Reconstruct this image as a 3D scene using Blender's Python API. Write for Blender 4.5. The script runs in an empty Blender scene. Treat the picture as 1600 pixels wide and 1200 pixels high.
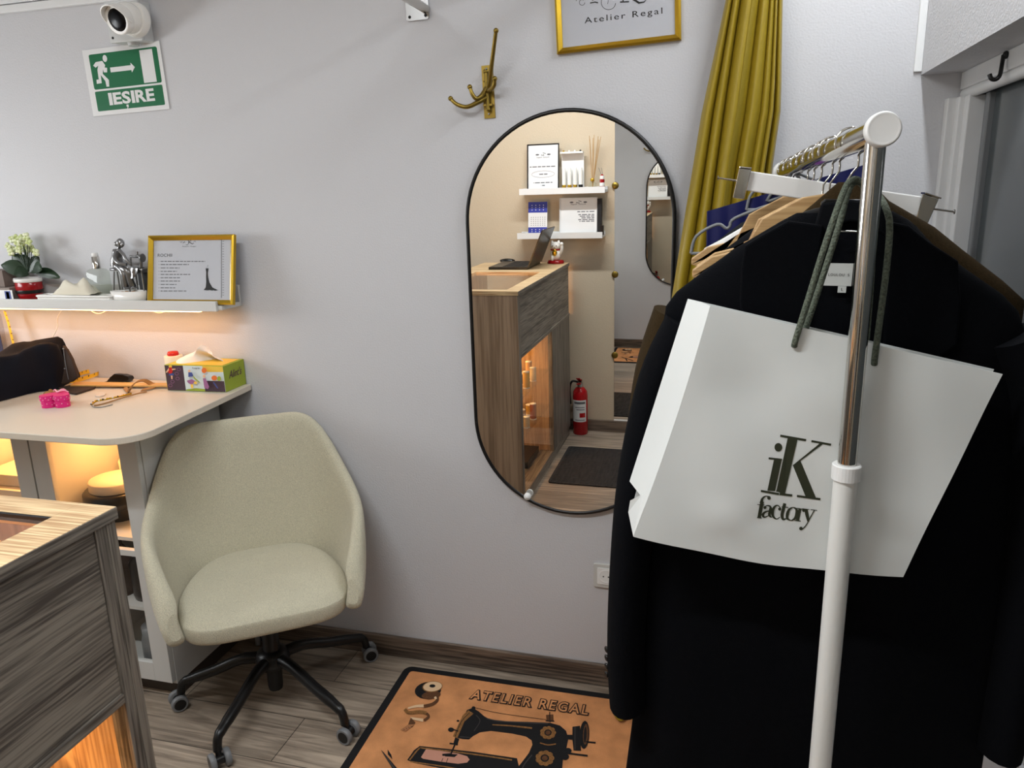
import bpy, math, random
from mathutils import Vector as V, Matrix
random.seed(7)
PI = math.pi
SC = bpy.context.scene
COL = SC.collection

# ------------------------------------------------------------------ camera
FPX = 1175.0                                  # focal length in pixels of a 1600 px wide frame
YAW, PIT, ROL = [math.radians(a) for a in (-15.55, -14.13, -1.6)]
EYE = V((0.0, -2.16, 1.575))
def cam_axes():
    cy, sy, cp, sp, cr, sr = math.cos(YAW), math.sin(YAW), math.cos(PIT), math.sin(PIT), math.cos(ROL), math.sin(ROL)
    f = V((sy * cp, cy * cp, sp)); r = V((cy, -sy, 0)); u = r.cross(f)
    return r * cr + u * sr, u * cr - r * sr, f
RX, UP, FW = cam_axes()
cd = bpy.data.cameras.new('camera'); cam = bpy.data.objects.new('camera', cd); COL.objects.link(cam)
cd.sensor_width = 36; cd.lens = FPX / 1600 * 36; cd.clip_start = 0.02
m3 = Matrix((RX, UP, -FW)).transposed()
cam.matrix_world = Matrix.Translation(EYE) @ m3.to_4x4()
SC.camera = cam

# ------------------------------------------------------------------ world, lamps, exposure
w = bpy.data.worlds.new('world'); SC.world = w; w.use_nodes = True
w.node_tree.nodes['Background'].inputs[0].default_value = (0.55, 0.62, 0.7, 1)
w.node_tree.nodes['Background'].inputs[1].default_value = 0.25
SC.view_settings.view_transform = 'Standard'
try: SC.view_settings.look = 'None'
except Exception: pass
SC.view_settings.gamma = 1
SC.view_settings.use_curve_mapping = False
SC.view_settings.exposure = 0.12
def area(name, loc, size, power, col, rot=(0, 0, 0)):
    l = bpy.data.lights.new(name, 'AREA'); l.shape = 'RECTANGLE'; l.size, l.size_y = size
    l.energy = power; l.color = col
    o = bpy.data.objects.new(name, l); o.location = loc; o.rotation_euler = rot; COL.objects.link(o); return o
COOL = (0.93, 0.97, 1.0); AMBER = (1.0, 0.50, 0.16); WARM = (1.0, 0.36, 0.05)
area('ceiling_lamp_light', (-0.92, -1.72, 2.50), (1.00, 0.06), 27, COOL)
area('fitting_lamp_light', (0.35, -0.62, 2.50), (0.05, 0.8), 7.5, COOL)
area('wall_lamp_light', (-3.13, -0.95, 1.55), (0.40, 0.9), 9, COOL, (0, math.radians(-90), 0))
area('shelf_strip_light', (-2.23, -0.095, 1.232), (1.35, 0.012), 1.2, WARM)
area('cabinet_strip_light', (-1.85, -0.2, 0.918), (0.3, 0.03), 2.0, (1.0, 0.42, 0.11))
area('cabinet_strip_light_second', (-2.26, -0.2, 0.918), (0.3, 0.03), 2.0, (1.0, 0.42, 0.11))
area('counter_strip_light', (-1.15, -1.6, 0.775), (0.03, 0.6), 5, AMBER)
area('counter_well_light', (-1.16, -1.325, 1.08), (0.3, 0.012), 5, AMBER, (math.radians(-55), 0, 0))

# ------------------------------------------------------------------ helpers
def P(px, py, ax, val):
    """The point of the place on the plane coordinate[ax] = val that is seen at a measured photo position."""
    d = FW + RX * ((px - 800) / FPX) - UP * ((py - 600) / FPX)
    return EYE + d * ((val - EYE[ax]) / d[ax])
MT, MF = math.radians(0.605), math.radians(-0.282)       # the oval mirror hangs a touch forward
MQ = V((-0.42, -0.02, 1.2)); MN = V((math.sin(MF), -math.cos(MF) * math.cos(MT), -math.sin(MT))).normalized()
def PM(px, py, ax, val):
    """The same for something measured in the mirror."""
    d = FW + RX * ((px - 800) / FPX) - UP * ((py - 600) / FPX)
    e = EYE - 2 * (EYE - MQ).dot(MN) * MN; d = d - 2 * d.dot(MN) * MN
    return e + d * ((val - e[ax]) / d[ax])
def lin(c):
    return c / 12.92 if c <= 0.04045 else ((c + 0.055) / 1.055) ** 2.4
def rgb(r, g, b): return (lin(r / 255), lin(g / 255), lin(b / 255), 1)

MATS = {}
def mat(name, col, rough=0.5, metal=0.0, var=0.0, vscale=20, bump=0.0, bscale=200, stretch=(1, 1, 1), spec=0.5,
        emit=0, ecol=None, trans=0, alpha=1, sheen=0, coat=0, col2=None, ior=1.45, detail=4):
    m = bpy.data.materials.new(name); m.use_nodes = True; MATS[name] = m
    nt = m.node_tree; n = nt.nodes; b = n['Principled BSDF']
    b.inputs['Base Color'].default_value = col; b.inputs['Roughness'].default_value = rough
    b.inputs['Metallic'].default_value = metal; b.inputs['Specular IOR Level'].default_value = spec
    b.inputs['IOR'].default_value = ior; b.inputs['Transmission Weight'].default_value = trans
    b.inputs['Alpha'].default_value = alpha; b.inputs['Sheen Weight'].default_value = sheen
    b.inputs['Coat Weight'].default_value = coat
    if emit:
        b.inputs['Emission Color'].default_value = ecol or col; b.inputs['Emission Strength'].default_value = emit
    if var or bump:
        tc = n.new('ShaderNodeTexCoord'); mp = n.new('ShaderNodeMapping'); mp.inputs['Scale'].default_value = stretch
        nt.links.new(tc.outputs['Object'], mp.inputs['Vector'])
    if var:
        t = n.new('ShaderNodeTexNoise'); t.inputs['Scale'].default_value = vscale; t.inputs['Detail'].default_value = detail
        nt.links.new(mp.outputs[0], t.inputs['Vector'])
        r = n.new('ShaderNodeValToRGB'); c2 = col2 or tuple(c * (1 - var) for c in col[:3]) + (1,)
        c1 = tuple(min(1, c * (1 + var * 0.5)) for c in col[:3]) + (1,)
        r.color_ramp.elements[0].position = 0.32; r.color_ramp.elements[1].position = 0.68
        r.color_ramp.elements[0].color = c2; r.color_ramp.elements[1].color = c1
        nt.links.new(t.outputs['Fac'], r.inputs[0]); nt.links.new(r.outputs[0], b.inputs['Base Color'])
    if bump:
        t = n.new('ShaderNodeTexNoise'); t.inputs['Scale'].default_value = bscale; t.inputs['Detail'].default_value = 3
        nt.links.new(mp.outputs[0], t.inputs['Vector'])
        bp = n.new('ShaderNodeBump'); bp.inputs['Strength'].default_value = bump; bp.inputs['Distance'].default_value = 0.004
        nt.links.new(t.outputs['Fac'], bp.inputs['Height']); nt.links.new(bp.outputs[0], b.inputs['Normal'])
    return m

def wood(name, light, dark, axis, grain=70, rough=0.45, stripes=0.42):
    """Fine straight grain running along one axis, with broader figure over it."""
    m = bpy.data.materials.new(name); m.use_nodes = True; MATS[name] = m
    nt = m.node_tree; n = nt.nodes; b = n['Principled BSDF']; b.inputs['Roughness'].default_value = rough
    tc = n.new('ShaderNodeTexCoord'); mp = n.new('ShaderNodeMapping')
    s = [1, 1, 1]; s[axis] = 0.035; mp.inputs['Scale'].default_value = s
    nt.links.new(tc.outputs['Object'], mp.inputs['Vector'])
    t1 = n.new('ShaderNodeTexNoise'); t1.inputs['Scale'].default_value = grain * 3.6; t1.inputs['Detail'].default_value = 2
    t2 = n.new('ShaderNodeTexNoise'); t2.inputs['Scale'].default_value = grain * 0.55; t2.inputs['Detail'].default_value = 3; t2.inputs['Distortion'].default_value = 0.6
    for t in (t1, t2): nt.links.new(mp.outputs[0], t.inputs['Vector'])
    mx = n.new('ShaderNodeMix'); mx.data_type = 'FLOAT'; mx.inputs[0].default_value = stripes
    nt.links.new(t1.outputs['Fac'], mx.inputs[2]); nt.links.new(t2.outputs['Fac'], mx.inputs[3])
    r = n.new('ShaderNodeValToRGB'); e = r.color_ramp.elements
    e[0].position = 0.40; e[1].position = 0.58; e[0].color = dark; e[1].color = light
    nt.links.new(mx.outputs[0], r.inputs[0]); nt.links.new(r.outputs[0], b.inputs['Base Color'])
    bp = n.new('ShaderNodeBump'); bp.inputs['Strength'].default_value = 0.15; bp.inputs['Distance'].default_value = 0.002
    nt.links.new(t1.outputs['Fac'], bp.inputs['Height']); nt.links.new(bp.outputs[0], b.inputs['Normal'])
    return m

def planks(name):
    m = bpy.data.materials.new(name); m.use_nodes = True; MATS[name] = m
    nt = m.node_tree; n = nt.nodes; b = n['Principled BSDF']; b.inputs['Roughness'].default_value = 0.42
    tc = n.new('ShaderNodeTexCoord')
    br = n.new('ShaderNodeTexBrick'); br.inputs['Scale'].default_value = 1; br.inputs['Brick Width'].default_value = 1.2
    br.inputs['Row Height'].default_value = 0.19; br.inputs['Mortar Size'].default_value = 0.0016; br.offset = 0.37
    br.inputs['Color1'].default_value = (0.75, 0.75, 0.75, 1); br.inputs['Color2'].default_value = (1.2, 1.2, 1.2, 1)
    br.inputs['Mortar'].default_value = (0.25, 0.25, 0.25, 1)
    nt.links.new(tc.outputs['Object'], br.inputs['Vector'])
    mp = n.new('ShaderNodeMapping'); mp.inputs['Scale'].default_value = (0.07, 1, 1)
    nt.links.new(tc.outputs['Object'], mp.inputs['Vector'])
    t = n.new('ShaderNodeTexNoise'); t.inputs['Scale'].default_value = 45; t.inputs['Detail'].default_value = 5; t.inputs['Distortion'].default_value = 1.2
    nt.links.new(mp.outputs[0], t.inputs['Vector'])
    r = n.new('ShaderNodeValToRGB'); e = r.color_ramp.elements
    e[0].position = 0.3; e[1].position = 0.72; e[0].color = rgb(106, 94, 82); e[1].color = rgb(174, 158, 140)
    nt.links.new(t.outputs['Fac'], r.inputs[0])
    mx = n.new('ShaderNodeMix'); mx.data_type = 'RGBA'; mx.blend_type = 'MULTIPLY'; mx.inputs[0].default_value = 1
    nt.links.new(r.outputs[0], mx.inputs[6]); nt.links.new(br.outputs['Color'], mx.inputs[7])
    nt.links.new(mx.outputs[2], b.inputs['Base Color'])
    return m

wall_m = mat('wall_paint', rgb(201, 201, 204), 0.6, bump=0.26, bscale=190)
white_m = mat('white_paint', rgb(225, 226, 226), 0.45)
ceil_m = mat('ceiling_paint', rgb(225, 226, 228), 0.8)
floor_m = planks('laminate_planks')
base_m = wood('baseboard_wood', rgb(122, 106, 92), rgb(62, 52, 45), 0, 40)
fr_white = mat('window_profile', rgb(214, 214, 214), 0.4, var=0.05, vscale=8)
pane_m = mat('dark_window_pane', rgb(72, 78, 80), 0.12, spec=0.6)
lam_w = mat('white_laminate', rgb(206, 206, 203), 0.4)
top_w = mat('white_worktop', rgb(212, 202, 186), 0.35)
oak_x = wood('pale_oak_across', rgb(222, 194, 150), rgb(172, 136, 96), 0, 60)
oak_y = wood('pale_oak_along', rgb(222, 194, 150), rgb(172, 136, 96), 1, 60)
oak_z = wood('oak_upright', rgb(196, 164, 128), rgb(150, 116, 84), 2, 45)
grey_y = wood('grey_wood_along', rgb(146, 137, 125), rgb(80, 73, 67), 1, 60)
grey_z = wood('grey_wood_upright', rgb(140, 131, 120), rgb(70, 64, 59), 2, 60)
end_z = wood('taupe_wood_upright', rgb(176, 152, 128), rgb(138, 116, 95), 2, 25)
def clear(name, tint, ior=1.45, rough=0.02):
    m = bpy.data.materials.new(name); m.use_nodes = True; MATS[name] = m; nt = m.node_tree; n = nt.nodes; n.remove(n['Principled BSDF'])
    tr = n.new('ShaderNodeBsdfTransparent'); tr.inputs[0].default_value = tint; gl = n.new('ShaderNodeBsdfGlossy'); gl.inputs['Roughness'].default_value = rough
    lw = n.new('ShaderNodeLayerWeight'); lw.inputs['Blend'].default_value = 0.5; mx = n.new('ShaderNodeMixShader')
    pw_ = n.new('ShaderNodeMath'); pw_.operation = 'POWER'; pw_.inputs[1].default_value = 4; nt.links.new(lw.outputs['Facing'], pw_.inputs[0])
    fr = n.new('ShaderNodeMath'); fr.operation = 'MULTIPLY_ADD'; fr.inputs[1].default_value = 0.6; fr.inputs[2].default_value = ((ior - 1) / (ior + 1)) ** 2; nt.links.new(pw_.outputs[0], fr.inputs[0])
    nt.links.new(fr.outputs[0], mx.inputs[0]); nt.links.new(tr.outputs[0], mx.inputs[1]); nt.links.new(gl.outputs[0], mx.inputs[2]); nt.links.new(mx.outputs[0], n['Material Output'].inputs[0]); return m
glass_m = clear('clear_glass', (.985, .99, .985, 1), 1.35)
blackm = mat('black_metal', rgb(14, 14, 15), 0.35, spec=0.5)
blackp = mat('black_plastic', rgb(13, 13, 14), 0.3)
greyp = mat('grey_plastic', rgb(118, 120, 122), 0.4)
chrome = mat('chrome', rgb(205, 203, 198), 0.1, 1)
steel = mat('brushed_steel', rgb(168, 168, 168), 0.3, 1)
whitep = mat('white_plastic', rgb(232, 232, 230), 0.35)
gold = mat('gold_frame', rgb(196, 160, 50), 0.28, 0.9)
brass = mat('brass', rgb(138, 116, 52), 0.35, 0.85)
mirror_m = mat('mirror_silver', (0.86, 0.86, 0.84, 1), 0.0, 1)
fabric = mat('beige_boucle', rgb(206, 200, 176), 0.95, var=0.22, vscale=420, bump=0.6, bscale=420, sheen=0.2)
curt_m = mat('mustard_satin', rgb(152, 130, 34), 0.42, var=0.06, vscale=6, spec=0.4)
black_wool = mat('black_wool', rgb(6, 7, 11), 0.95, spec=0.12, bump=0.3, bscale=700)
black_cot = mat('black_cotton', rgb(11, 12, 16), 0.9, spec=0.15)
brown_wool = mat('olive_brown_wool', rgb(52, 40, 22), 0.95, spec=0.15, var=0.25, vscale=300, bump=0.3, bscale=600)
navy_m = mat('navy_satin', rgb(22, 26, 78), 0.5, spec=0.3)
dark_gr = mat('charcoal_cloth', rgb(28, 30, 33), 0.85, spec=0.2)
white_cl = mat('white_cloth', rgb(228, 228, 226), 0.8)
paper = mat('bag_paper', rgb(220, 223, 221), 0.55, bump=0.25, bscale=9)
ink_gr = mat('dark_olive_print', rgb(44, 48, 30), 0.6)
cord_m = mat('green_grey_cord', rgb(98, 106, 92), 0.9, var=0.5, vscale=330, bump=0.8, bscale=330)
wood_h = wood('hanger_wood', rgb(206, 170, 120), rgb(176, 138, 90), 0, 40)
rug_m = mat('rug_tan_print', rgb(214, 148, 98), 0.95, var=0.26, vscale=11, bump=0.4, bscale=300, detail=9, spec=.1)
rug_k = mat('rug_black', rgb(16, 15, 17), 0.95)
rug_b = mat('rug_brown', rgb(96, 60, 32), 0.9, var=0.3, vscale=120)
rug_c = mat('rug_cream', rgb(226, 190, 150), 0.9)
rug_g = mat('rug_grey', rgb(60, 55, 52), 0.9)
green_s = mat('sign_green', rgb(24, 104, 66), 0.4)
sign_w = mat('sign_white', rgb(226, 226, 226), 0.4)
lens_m = mat('lens_black', rgb(5, 5, 7), 0.25, spec=0.2)
print_p = mat('printed_sheet', rgb(196, 196, 204), 0.6)
print_k = mat('print_black', rgb(22, 22, 24), 0.6)
print_g = mat('print_grey', rgb(104, 104, 108), 0.6)
led_m = mat('led_strip_glow', (1, 0.72, 0.32, 1), 0.5, emit=4, ecol=(1, 0.70, 0.34, 1))
lamp_m = mat('lamp_diffuser', (1, 1, 1, 1), 0.5, emit=5, ecol=(0.95, 0.98, 1, 1))
leaf = mat('dark_leaf', rgb(30, 52, 30), 0.4, var=0.3, vscale=30)
petal = mat('cream_petal', rgb(226, 228, 200), 0.6, var=0.15, vscale=80, col2=rgb(176, 190, 110))
redc = mat('red_glaze', rgb(150, 16, 22), 0.2)
whitec = mat('white_glaze', rgb(235, 233, 228), 0.2)
pewter = mat('pewter', rgb(140, 140, 140), 0.28, 0.9, bump=0.3, bscale=90)
card = mat('taupe_cardboard', rgb(136, 124, 116), 0.7)
blue_l = mat('blue_label', rgb(60, 76, 140), 0.5)
cream_c = mat('cream_cloth', rgb(220, 214, 196), 0.85)
liquid = clear('pale_liquid_glass', (.91, .93, .90, 1), 1.45)
pinkm = mat('magenta_card', rgb(214, 30, 120), 0.4)
pinkl = mat('pale_pink_ribbon', rgb(240, 170, 190), 0.5)
lime = mat('lime_card', rgb(150, 166, 46), 0.5)
ylw = mat('yellow_card', rgb(230, 190, 70), 0.5)
plum = mat('plum_card', rgb(66, 48, 60), 0.5)
sky = mat('pale_sky_card', rgb(204, 216, 216), 0.5)
mauve = mat('mauve_ink', rgb(150, 96, 140), 0.5)
tape_y = mat('yellow_tape', rgb(230, 180, 40), 0.5)
tape_w = mat('white_tape', rgb(228, 224, 210), 0.5)
rulerm = wood('ruler_wood', rgb(222, 178, 104), rgb(200, 150, 80), 0, 30)
tanb = mat('tan_band', rgb(160, 120, 76), 0.8)
brown_l = mat('dark_brown_cloth', rgb(58, 44, 36), 0.85)
orange = mat('orange_ink', rgb(220, 110, 40), 0.5)
redm = mat('red_plastic', rgb(190, 30, 24), 0.35)
ext_red = mat('extinguisher_red', rgb(176, 16, 24), 0.25)
matt = mat('charcoal_mat', rgb(50, 48, 48), 0.95, var=0.4, vscale=90, stretch=(1, 0.15, 1), bump=0.6, bscale=200)
skin_m = mat('flesh_paint', rgb(226, 178, 140), 0.5)
denim = mat('dark_navy_velvet', rgb(12, 14, 24), 0.8, spec=.2)
reed = mat('reed_stick', rgb(186, 150, 100), 0.7)
blue_c = mat('calendar_blue', rgb(50, 60, 150), 0.5)
goldcap = mat('gold_cap', rgb(210, 170, 60), 0.25, 0.9)
shade_w = mat('white_box_card', rgb(226, 214, 196), 0.6)
translucent = clear('clear_pouch', (.88, .88, .9, 1), 1.4, .15)
purple = mat('purple_clip', rgb(120, 60, 150), 0.4)

class MB:
    """Collects shapes; build() links them as ONE mesh object."""
    def __init__(s, M=None):
        s.v = []; s.f = []; s.fm = []; s.fs = []; s.M = M or Matrix.Identity(4)
    def add(s, pts, faces, m=0, smooth=False):
        k = len(s.v); s.v += [s.M @ V(p) for p in pts]
        for f in faces:
            s.f.append([k + i for i in f]); s.fm.append(m); s.fs.append(smooth)
        return s
    def box(s, x0, x1, y0, y1, z0, z1, m=0):
        p = [(x, y, z) for z in (z0, z1) for y in (y0, y1) for x in (x0, x1)]
        return s.add(p, [(0, 2, 3, 1), (4, 5, 7, 6), (0, 1, 5, 4), (2, 6, 7, 3), (0, 4, 6, 2), (1, 3, 7, 5)], m)
    def hexa(s, lo, hi, m=0):
        """lo and hi: four corners each, in the same turning order."""
        p = list(lo) + list(hi)
        return s.add(p, [(3, 2, 1, 0), (4, 5, 6, 7), (0, 1, 5, 4), (1, 2, 6, 5), (2, 3, 7, 6), (3, 0, 4, 7)], m)
    def poly(s, pts, m=0): return s.add(pts, [tuple(range(len(pts)))], m)
    def prism(s, pts, h, m=0):
        """2-D outline in local xy, extruded from z = 0 to h."""
        n = len(pts); a = [(p[0], p[1], 0) for p in pts]; b = [(p[0], p[1], h) for p in pts]
        return s.add(a + b, [tuple(range(n))[::-1], tuple(range(n, 2 * n))] + [(i, (i + 1) % n, n + (i + 1) % n, n + i) for i in range(n)], m)
    def slab(s, pts, d, m=0):
        """3-D outline given a thickness along the vector d."""
        n = len(pts); a = [V(p) for p in pts]; b = [p + V(d) for p in a]
        return s.add(a + b, [tuple(range(n))[::-1], tuple(range(n, 2 * n))] + [(i, (i + 1) % n, n + (i + 1) % n, n + i) for i in range(n)], m)
    def tube(s, pts, r, seg=10, m=0, closed=False, flat=1.0):
        pts = [V(p) for p in pts]; n = len(pts); rr = r if isinstance(r, (list, tuple)) else [r] * n
        ring = []; nrm = None
        for i in range(n):
            if closed: t = pts[(i + 1) % n] - pts[i - 1]
            else: t = pts[min(i + 1, n - 1)] - pts[max(i - 1, 0)]
            t.normalize()
            if nrm is None:
                nrm = t.cross(V((0, 0, 1)));
                if nrm.length < 1e-3: nrm = t.cross(V((0, 1, 0)))
            nrm = (nrm - t * nrm.dot(t)).normalized(); bn = t.cross(nrm)
            ring.append([pts[i] + (nrm * math.cos(2 * PI * k / seg) + bn * math.sin(2 * PI * k / seg) * flat) * rr[i] for k in range(seg)])
        vs = [p for q in ring for p in q]; fs = []
        for i in range(n if closed else n - 1):
            j = (i + 1) % n
            fs += [(i * seg + k, i * seg + (k + 1) % seg, j * seg + (k + 1) % seg, j * seg + k) for k in range(seg)]
        s.add(vs, fs, m, True)
        if not closed:
            s.add(ring[0], [tuple(range(seg))[::-1]], m); s.add(ring[-1], [tuple(range(seg))], m)
        return s
    def lathe(s, prof, c=(0, 0, 0), axis=(0, 0, 1), seg=24, m=0, smooth=True, sx=1, sy=1):
        q = V((0, 0, 1)).rotation_difference(V(axis)).to_matrix(); c = V(c); vs = []
        for r, z in prof:
            vs += [c + q @ V((r * math.cos(2 * PI * k / seg) * sx, r * math.sin(2 * PI * k / seg) * sy, z)) for k in range(seg)]
        fs = []
        for i in range(len(prof) - 1):
            fs += [(i * seg + k, i * seg + (k + 1) % seg, (i + 1) * seg + (k + 1) % seg, (i + 1) * seg + k) for k in range(seg)]
        s.add(vs, fs, m, smooth)
        if prof[0][0] > 1e-5: s.add(vs[:seg], [tuple(range(seg))[::-1]], m)
        if prof[-1][0] > 1e-5: s.add(vs[-seg:], [tuple(range(seg))], m)
        return s
    def ell(s, c, r, m=0, seg=16, rings=10, R=None):
        if not isinstance(r, (tuple, list)): r = (r, r, r)
        R = R or Matrix.Identity(3); c = V(c); vs = []; fs = []
        for i in range(rings + 1):
            a = PI * i / rings
            vs += [c + R @ V((r[0] * math.sin(a) * math.cos(2 * PI * k / seg), r[1] * math.sin(a) * math.sin(2 * PI * k / seg), -r[2] * math.cos(a))) for k in range(seg)]
        for i in range(rings):
            fs += [(i * seg + k, i * seg + (k + 1) % seg, (i + 1) * seg + (k + 1) % seg, (i + 1) * seg + k) for k in range(seg)]
        return s.add(vs, fs, m, True)
    def grid(s, rows, m=0, closed=False, smooth=True, caps=False):
        n = len(rows[0]); vs = [p for r in rows for p in r]; fs = []
        for i in range(len(rows) - 1):
            for k in range(n if closed else n - 1):
                fs.append((i * n + k, i * n + (k + 1) % n, (i + 1) * n + (k + 1) % n, (i + 1) * n + k))
        s.add(vs, fs, m, smooth)
        if caps:
            s.add(rows[0], [tuple(range(n))[::-1]], m); s.add(rows[-1], [tuple(range(n))], m)
        return s
    def stroke(s, pts, wd, to3, m=0):
        """A pen stroke of varying width in a 2-D drawing, carried into the place by to3."""
        n = len(pts); ww = wd if isinstance(wd, (list, tuple)) else [wd] * n; L = []; Rr = []
        for i in range(n):
            a = V((*pts[max(i - 1, 0)], 0)); b = V((*pts[min(i + 1, n - 1)], 0)); t = (b - a)
            if t.length < 1e-9: t = V((1, 0, 0))
            t.normalize(); o = V((-t.y, t.x, 0)) * ww[i] / 2; p = V((*pts[i], 0))
            L.append(to3((p + o).x, (p + o).y)); Rr.append(to3((p - o).x, (p - o).y))
        k = L + Rr
        return s.add(k, [(i, i + 1, n + i + 1, n + i) for i in range(n - 1)], m)
    def disc(s, c, r, to3, m=0, seg=20, ry=None, rot=0):
        ry = ry or r; o = []
        for k in range(seg):
            a = 2 * PI * k / seg; x, y = r * math.cos(a), ry * math.sin(a)
            o.append(to3(c[0] + x * math.cos(rot) - y * math.sin(rot), c[1] + x * math.sin(rot) + y * math.cos(rot)))
        return s.poly(o, m)
    def text(s, body, to3, w, h=None, m=0, bold=0.0, space=1.0, res=3, shear=0):
        """Letters filling a box of width w and height h at the drawing's origin."""
        cu = bpy.data.curves.new('letters', 'FONT'); cu.body = body; cu.size = 1; cu.offset = bold; cu.space_character = space
        cu.resolution_u = res; cu.shear = shear
        o = bpy.data.objects.new('letters', cu); COL.objects.link(o)
        dg = bpy.context.evaluated_depsgraph_get(); me = bpy.data.meshes.new_from_object(o.evaluated_get(dg))
        xs = [v.co.x for v in me.vertices]; ys = [v.co.y for v in me.vertices]
        x0, x1, y0, y1 = min(xs), max(xs), min(ys), max(ys); fx = w / (x1 - x0); fy = h / (y1 - y0) if h else fx
        s.add([to3((v.co.x - x0) * fx, (v.co.y - y0) * fy) for v in me.vertices], [tuple(p.vertices) for p in me.polygons], m)
        bpy.data.objects.remove(o); bpy.data.curves.remove(cu); bpy.data.meshes.remove(me)
        return s
    def build(s, name, mats, parent=None, loc=None, bevel=0, sub=0, solid=0, flip=False):
        org = V(loc) if loc is not None else (V((0, 0, 0)) if parent is None else origin(parent))
        me = bpy.data.meshes.new(name); me.from_pydata([tuple(v - org) for v in s.v], [], s.f)
        for q in (mats if isinstance(mats, (list, tuple)) else [mats]): me.materials.append(q)
        for i, p in enumerate(me.polygons): p.material_index = s.fm[i]; p.use_smooth = s.fs[i]
        me.validate(); me.update()
        o = bpy.data.objects.new(name, me); COL.objects.link(o)
        if parent is None: o.location = org
        else: o.parent = parent
        if solid:
            d = o.modifiers.new('thickness', 'SOLIDIFY'); d.thickness = solid; d.offset = 0
            if not sub: d = o.modifiers.new('crisp_edges', 'EDGE_SPLIT'); d.split_angle = math.radians(45)
        if sub:
            d = o.modifiers.new('smooth', 'SUBSURF'); d.levels = sub; d.render_levels = sub
        if bevel:
            d = o.modifiers.new('bevel', 'BEVEL'); d.width = bevel; d.segments = 2; d.limit_method = 'ANGLE'; d.angle_limit = math.radians(50)
        return o
def origin(o):
    v = V((0, 0, 0))
    while o is not None: v += o.location; o = o.parent
    return v
def tag(o, label, cat, group=None):
    o['label'] = label; o['category'] = cat
    if group: o['group'] = group
    return o
def struct(o): o['kind'] = 'structure'; return o
def thing(name, label, cat, loc, group=None):
    o = bpy.data.objects.new(name, None); COL.objects.link(o); o.location = loc; o.empty_display_size = 0.05
    return tag(o, label, cat, group)
def copy_tree(o, parent=None):
    c = o.copy(); COL.objects.link(c)
    if parent is not None: c.parent = parent
    for ch in [q for q in bpy.data.objects if q.parent == o]: copy_tree(ch, c)
    return c
def frame_m(o, x, up):
    x = V(x).normalized(); up = V(up); n = x.cross(up).normalized(); up = n.cross(x)
    M = Matrix((x, up, n)).transposed().to_4x4(); M.translation = V(o); return M
def on(M, dz=0.0): return lambda a, b: M @ V((a, b, dz))
def arc(cx, cy, r, a0, a1, n=12):
    return [(cx + r * math.cos(a0 + (a1 - a0) * i / n), cy + r * math.sin(a0 + (a1 - a0) * i / n)) for i in range(n + 1)]
def rrect(x0, x1, y0, y1, r, n=6):
    return arc(x1 - r, y1 - r, r, 0, PI / 2, n) + arc(x0 + r, y1 - r, r, PI / 2, PI, n) + arc(x0 + r, y0 + r, r, PI, 1.5 * PI, n) + arc(x1 - r, y0 + r, r, 1.5 * PI, 2 * PI, n)
def spline(pts, n=6):
    pts = [V(p) for p in pts]; out = []
    for i in range(len(pts) - 1):
        a = pts[max(i - 1, 0)]; b = pts[i]; c = pts[i + 1]; d = pts[min(i + 2, len(pts) - 1)]
        for k in range(n):
            t = k / n
            out.append(0.5 * (2 * b + (c - a) * t + (2 * a - 5 * b + 4 * c - d) * t * t + (3 * b - a - 3 * c + d) * t ** 3))
    return out + [pts[-1]]

# ================================================================== the room
YO = -2.55                                     # face of the wall behind the camera
XL = -3.2
HX, WX = 0.457, 0.545                          # header face and window plane on the right
struct(MB().box(XL - .1, 0.8, YO - .1, 0.1, -0.1, 0).build('floor', floor_m))
struct(MB().box(XL - .1, 0.8, YO - .1, 0.1, 2.6, 2.7).build('ceiling', ceil_m))
struct(MB().box(XL - .1, 0.8, 0, 0.1, 0, 2.6).build('wall_back', wall_m))
struct(MB().box(XL - .1, 0.8, YO - .1, YO, 0, 2.6).build('wall_front', mat('cream_wall_paint', rgb(200, 184, 160), 0.6, bump=0.35, bscale=170)))
struct(MB().box(XL - .1, XL, YO, 0, 0, 2.6).build('wall_left', wall_m))
b = MB(); b.box(HX, 0.75, YO, 0, 1.831, 2.6); b.box(HX + .1, 0.75, YO, 0, 0, 0.55)
struct(b.build('wall_right', wall_m))
struct(MB().box(XL, HX + .1, -0.014, 0, 0, 0.078).build('baseboard_back', base_m, bevel=0.004))
struct(MB().box(-3.19, HX, YO, YO + 0.014, 0, 0.078).build('baseboard_front', base_m, bevel=0.004))
struct(MB().box(XL, HX - .03, -0.016, 0, 2.192, 2.215).box(XL, HX - .03, -0.012, 0, 2.219, 2.30).build('trim_1', white_m, bevel=0.002))
struct(MB().box(HX - 0.018, HX, -0.008, 0, 1.838, 2.6).build('trim_2', white_m, bevel=0.002))
# window
win = MB()
seam = P(1485.5, 147, 0, WX); gtop = P(1506, 154.5, 0, WX); jr = P(1506, 160, 0, WX + .005)
jamb = P(1476, 240, 0, WX)
win.box(WX, WX + .06, YO, -0.004, seam.z, 1.831)
win.tube([(WX + .012, -0.012, seam.z - .010), (WX + .012, YO, seam.z - .010)], 0.013, 12)
y_a = P(1461, 330, 0, WX - .01).y; y_b = P(1472, 330, 0, WX).y; y_c = P(1487, 354, 0, WX + .01).y
win.box(WX - .03, WX + .06, -0.03, 0, .55, seam.z - .018)
win.box(WX - .012, WX + .06, -0.055, -0.02, .55, seam.z - .018)
win.box(WX, WX + .06, -0.085, -0.05, .55, seam.z - .018)
win.box(WX + .02, WX + .06, YO, 0, 0.55, 0.62)
wf = struct(win.build('window_1', fr_white, bevel=0.003))
o = MB().box(WX + .035, WX + .041, YO, -0.05, 0.6, seam.z).build('pane', pane_m, wf)
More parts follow.
